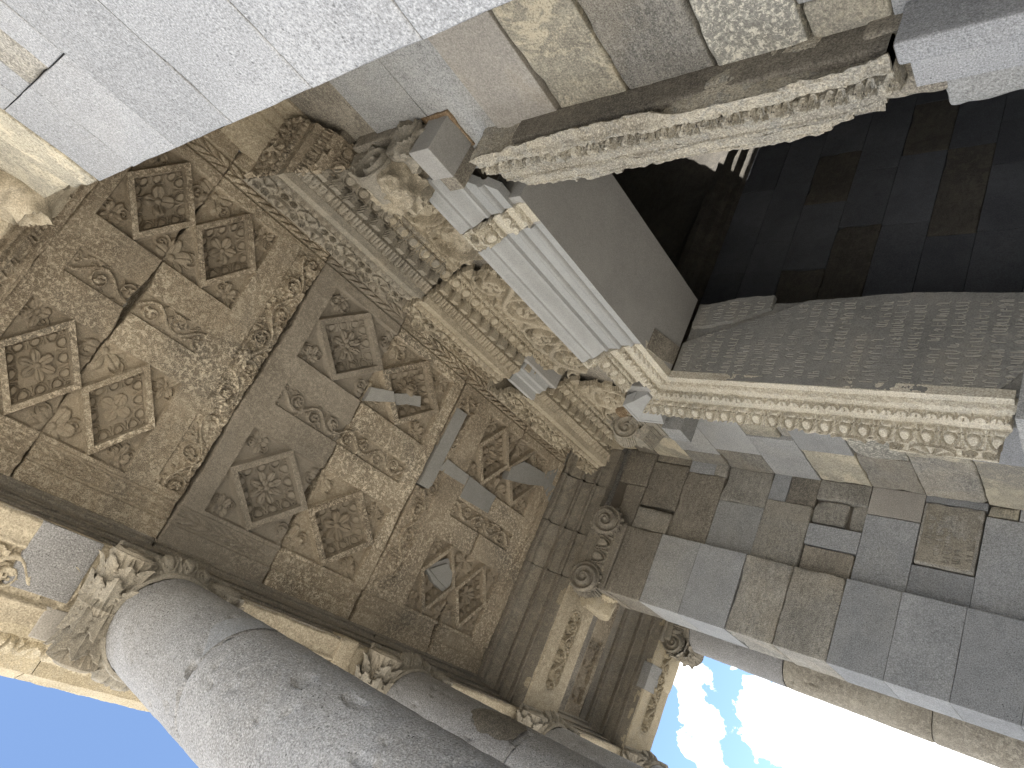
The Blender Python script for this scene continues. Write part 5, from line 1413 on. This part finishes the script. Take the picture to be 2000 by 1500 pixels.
stone('plain_wall', (-6.4, 2.9, 4.9), (.19, 3.1, 7.3), M['cella'], cw, r=.004, amp=.002, lowamp=.002, res=.4, seed=10)
stone('outer_facing', (-6.49, 2.5, FLOOR), (-6.40, 11.4, 4.36), M['newb'], cw, r=.004, amp=.002, lowamp=.002, res=.3, seed=11)

# ================================================================== ROOF
rf_ = thing('temple_roof', 'pitched stone roof above the entablature', 'roof')
xs = np.linspace(-9.1, 2.75, 61); ys = np.arange(-1.40, 12.0, .12)
X, Y = np.meshgrid(xs, ys, indexing='ij')
Zr = 8.0 - np.abs(X + 3.158) * .40
Q = HP[None, None] + SD * ((Zr - HP[2]) / SD[2])[..., None]
gap = (np.abs(X - Q[..., 0]) < .60) & (np.abs(Y - Q[..., 1]) < .55)
sheet('roof_slabs', np.stack([X, Y, Zr], -1), M['roof'], rf_, mask=~gap, thick=(0, 0, -.12), N=(0, 0, 1))
V, F = stone_arrays((1.95, -1.38, 4.40), (2.62, 12.0, 5.60), r=.01, amp=.002, lowamp=.002, res=.4)
mesh_obj('entablature', V, F, M['yellow'], rf_)
V, F = stone_arrays((-.05, YF0, ZS), (2.6, YF1, 5.60), r=.01, amp=.002, lowamp=.002, res=.4)
mesh_obj('entablature', V, F, M['arch'], rf_)

# ================================================================== SKY, SUN, CAMERA
w = bpy.data.worlds.new('World'); C.world = w; w.use_nodes = True
nt = w.node_tree; nt.nodes.clear(); L = nt.links.new
wo = node(nt, 'ShaderNodeOutputWorld'); bg = node(nt, 'ShaderNodeBackground'); L(bg.outputs[0], wo.inputs[0])
sky = node(nt, 'ShaderNodeTexSky'); sky.sky_type = 'NISHITA'; sky.sun_disc = False
sky.sun_elevation = SUN_EL; sky.sun_rotation = SUN_AZ
sky.air_density = 1.0; sky.dust_density = .6; sky.ozone_density = 2.0
SKY_STR = .105
bg.inputs['Strength'].default_value = SKY_STR
tc = node(nt, 'ShaderNodeTexCoord')
def vmath(op, a, b=None):
    n = node(nt, 'ShaderNodeVectorMath', operation=op)
    for k, v in enumerate((a, b)):
        if v is None: continue
        if isinstance(v, bpy.types.NodeSocket): L(v, n.inputs[k])
        else: n.inputs[k].default_value = v
    return n
def math_(op, a, b=0.0):
    n = node(nt, 'ShaderNodeMath', operation=op)
    for k, v in enumerate((a, b)):
        if isinstance(v, bpy.types.NodeSocket): L(v, n.inputs[k])
        else: n.inputs[k].default_value = v
    return n.outputs[0]
dirv = tc.outputs['Generated']
nz = node(nt, 'ShaderNodeTexNoise'); nz.inputs['Scale'].default_value = 24; nz.inputs['Detail'].default_value = 8; nz.inputs['Roughness'].default_value = .6
L(dirv, nz.inputs['Vector'])
nz2 = node(nt, 'ShaderNodeTexNoise'); nz2.inputs['Scale'].default_value = 2.2; nz2.inputs['Detail'].default_value = 7; nz2.inputs['Roughness'].default_value = .6
L(dirv, nz2.inputs['Vector'])
BLOBS = [((-0.8960, 0.0815, 0.4366), 0.028), ((-0.9037, 0.0678, 0.4227), 0.030), ((-0.9105, 0.0515, 0.4103), 0.034), ((-0.9175, 0.0364, 0.3961), 0.036), ((-0.9180, 0.0148, 0.3964), 0.030), ((-0.9176, -0.0028, 0.3976), 0.024), ((-0.9179, 0.1061, 0.3824), 0.014), ((-0.9396, 0.0222, 0.3415), 0.012), ((-0.9357, 0.0994, 0.3384), 0.030), ((-0.9413, 0.0878, 0.3261), 0.045), ((-0.9475, 0.0735, 0.3113), 0.055), ((-0.9545, 0.0574, 0.2925), 0.065), ((-0.9622, 0.0663, 0.2642), 0.100), ((-0.9730, 0.0708, 0.2197), 0.120), ((-0.9602, 0.0366, 0.2767), 0.060), ((-0.9841, 0.0992, 0.1477), 0.160)]
nzv = node(nt, 'ShaderNodeTexNoise'); nzv.inputs['Scale'].default_value = 9; nzv.inputs['Detail'].default_value = 4
L(dirv, nzv.inputs['Vector'])
sc_ = vmath('SCALE', vmath('SUBTRACT', nzv.outputs['Color'], (.5, .5, .5)).outputs[0]); sc_.inputs['Scale'].default_value = .16
dwv = vmath('ADD', dirv, sc_.outputs[0]).outputs[0]
tot = None
for c, r in BLOBS:
    d = vmath('DISTANCE', dwv, c).outputs['Value']
    v = math_('SUBTRACT', 1.0, math_('DIVIDE', d, r))
    tot = v if tot is None else math_('MAXIMUM', tot, v)
field = math_('ADD', math_('MULTIPLY', tot, 1.0), math_('MULTIPLY', math_('SUBTRACT', nz.outputs['Fac'], .5), 2.2))
m1 = ramp(nt, field, [(.16, 0), (.30, 1)])
# unseen broken cloud, added in front of the temple to light forward-facing stone
sep = node(nt, 'ShaderNodeSeparateXYZ'); L(dirv, sep.inputs[0])
low = ramp(nt, math_('SUBTRACT', math_('MULTIPLY', sep.outputs['Y'], -1.0), math_('MULTIPLY', sep.outputs['Z'], .55)), [(.02, 0), (.20, 1)])
f2 = ramp(nt, nz2.outputs['Fac'], [(.40, 0), (.52, 1)])
m2 = math_('MULTIPLY', low, f2)
mask = math_('MAXIMUM', m1, m2)
CLOUD = 8.5
cc = mixc(nt, mask, sky.outputs[0], (CLOUD, CLOUD * 1.0, CLOUD * 1.02))
L(cc, bg.inputs['Color'])

sd = bpy.data.lights.new('sun', 'SUN'); sd.energy = 5.0; sd.angle = R(.5); sd.color = (1, .95, .87)
so = bpy.data.objects.new('sun', sd); COL.objects.link(so)
import mathutils
so.rotation_euler = mathutils.Vector(SD).to_track_quat('Z', 'Y').to_euler()

cam = bpy.data.cameras.new('camera'); cam.sensor_fit = 'HORIZONTAL'; cam.sensor_width = 36; cam.lens = 1380 / 2000 * 36
cam.clip_start = .02; cam.clip_end = 2000
co = bpy.data.objects.new('camera', cam); COL.objects.link(co)
Rm = np.array([[-0.5708288880214811, 0.3977895871107977, -0.718274199025957], [-0.5169408485200424, -0.853772488662153, -0.062005618576158626], [-0.6379079398561659, 0.3359106756116193, 0.6929916870198428]])
Mx = mathutils.Matrix.Identity(4)
for i in range(3):
    Mx[i][0] = Rm[0, i]; Mx[i][1] = -Rm[1, i]; Mx[i][2] = -Rm[2, i]
co.matrix_world = Mx
C.camera = co
vs = C.view_settings
vs.view_transform = 'Standard'; vs.look = 'None'; vs.gamma = 1; vs.use_curve_mapping = False
vs.exposure = 1.88
C.cycles.use_denoising = True
C.cycles.denoiser = 'OPENIMAGEDENOISE'
C.cycles.denoising_input_passes = 'RGB_ALBEDO_NORMAL'
C.cycles.denoising_prefilter = 'NONE'
C.cycles.max_bounces = 8; C.cycles.diffuse_bounces = 6
C.cycles.use_adaptive_sampling = True
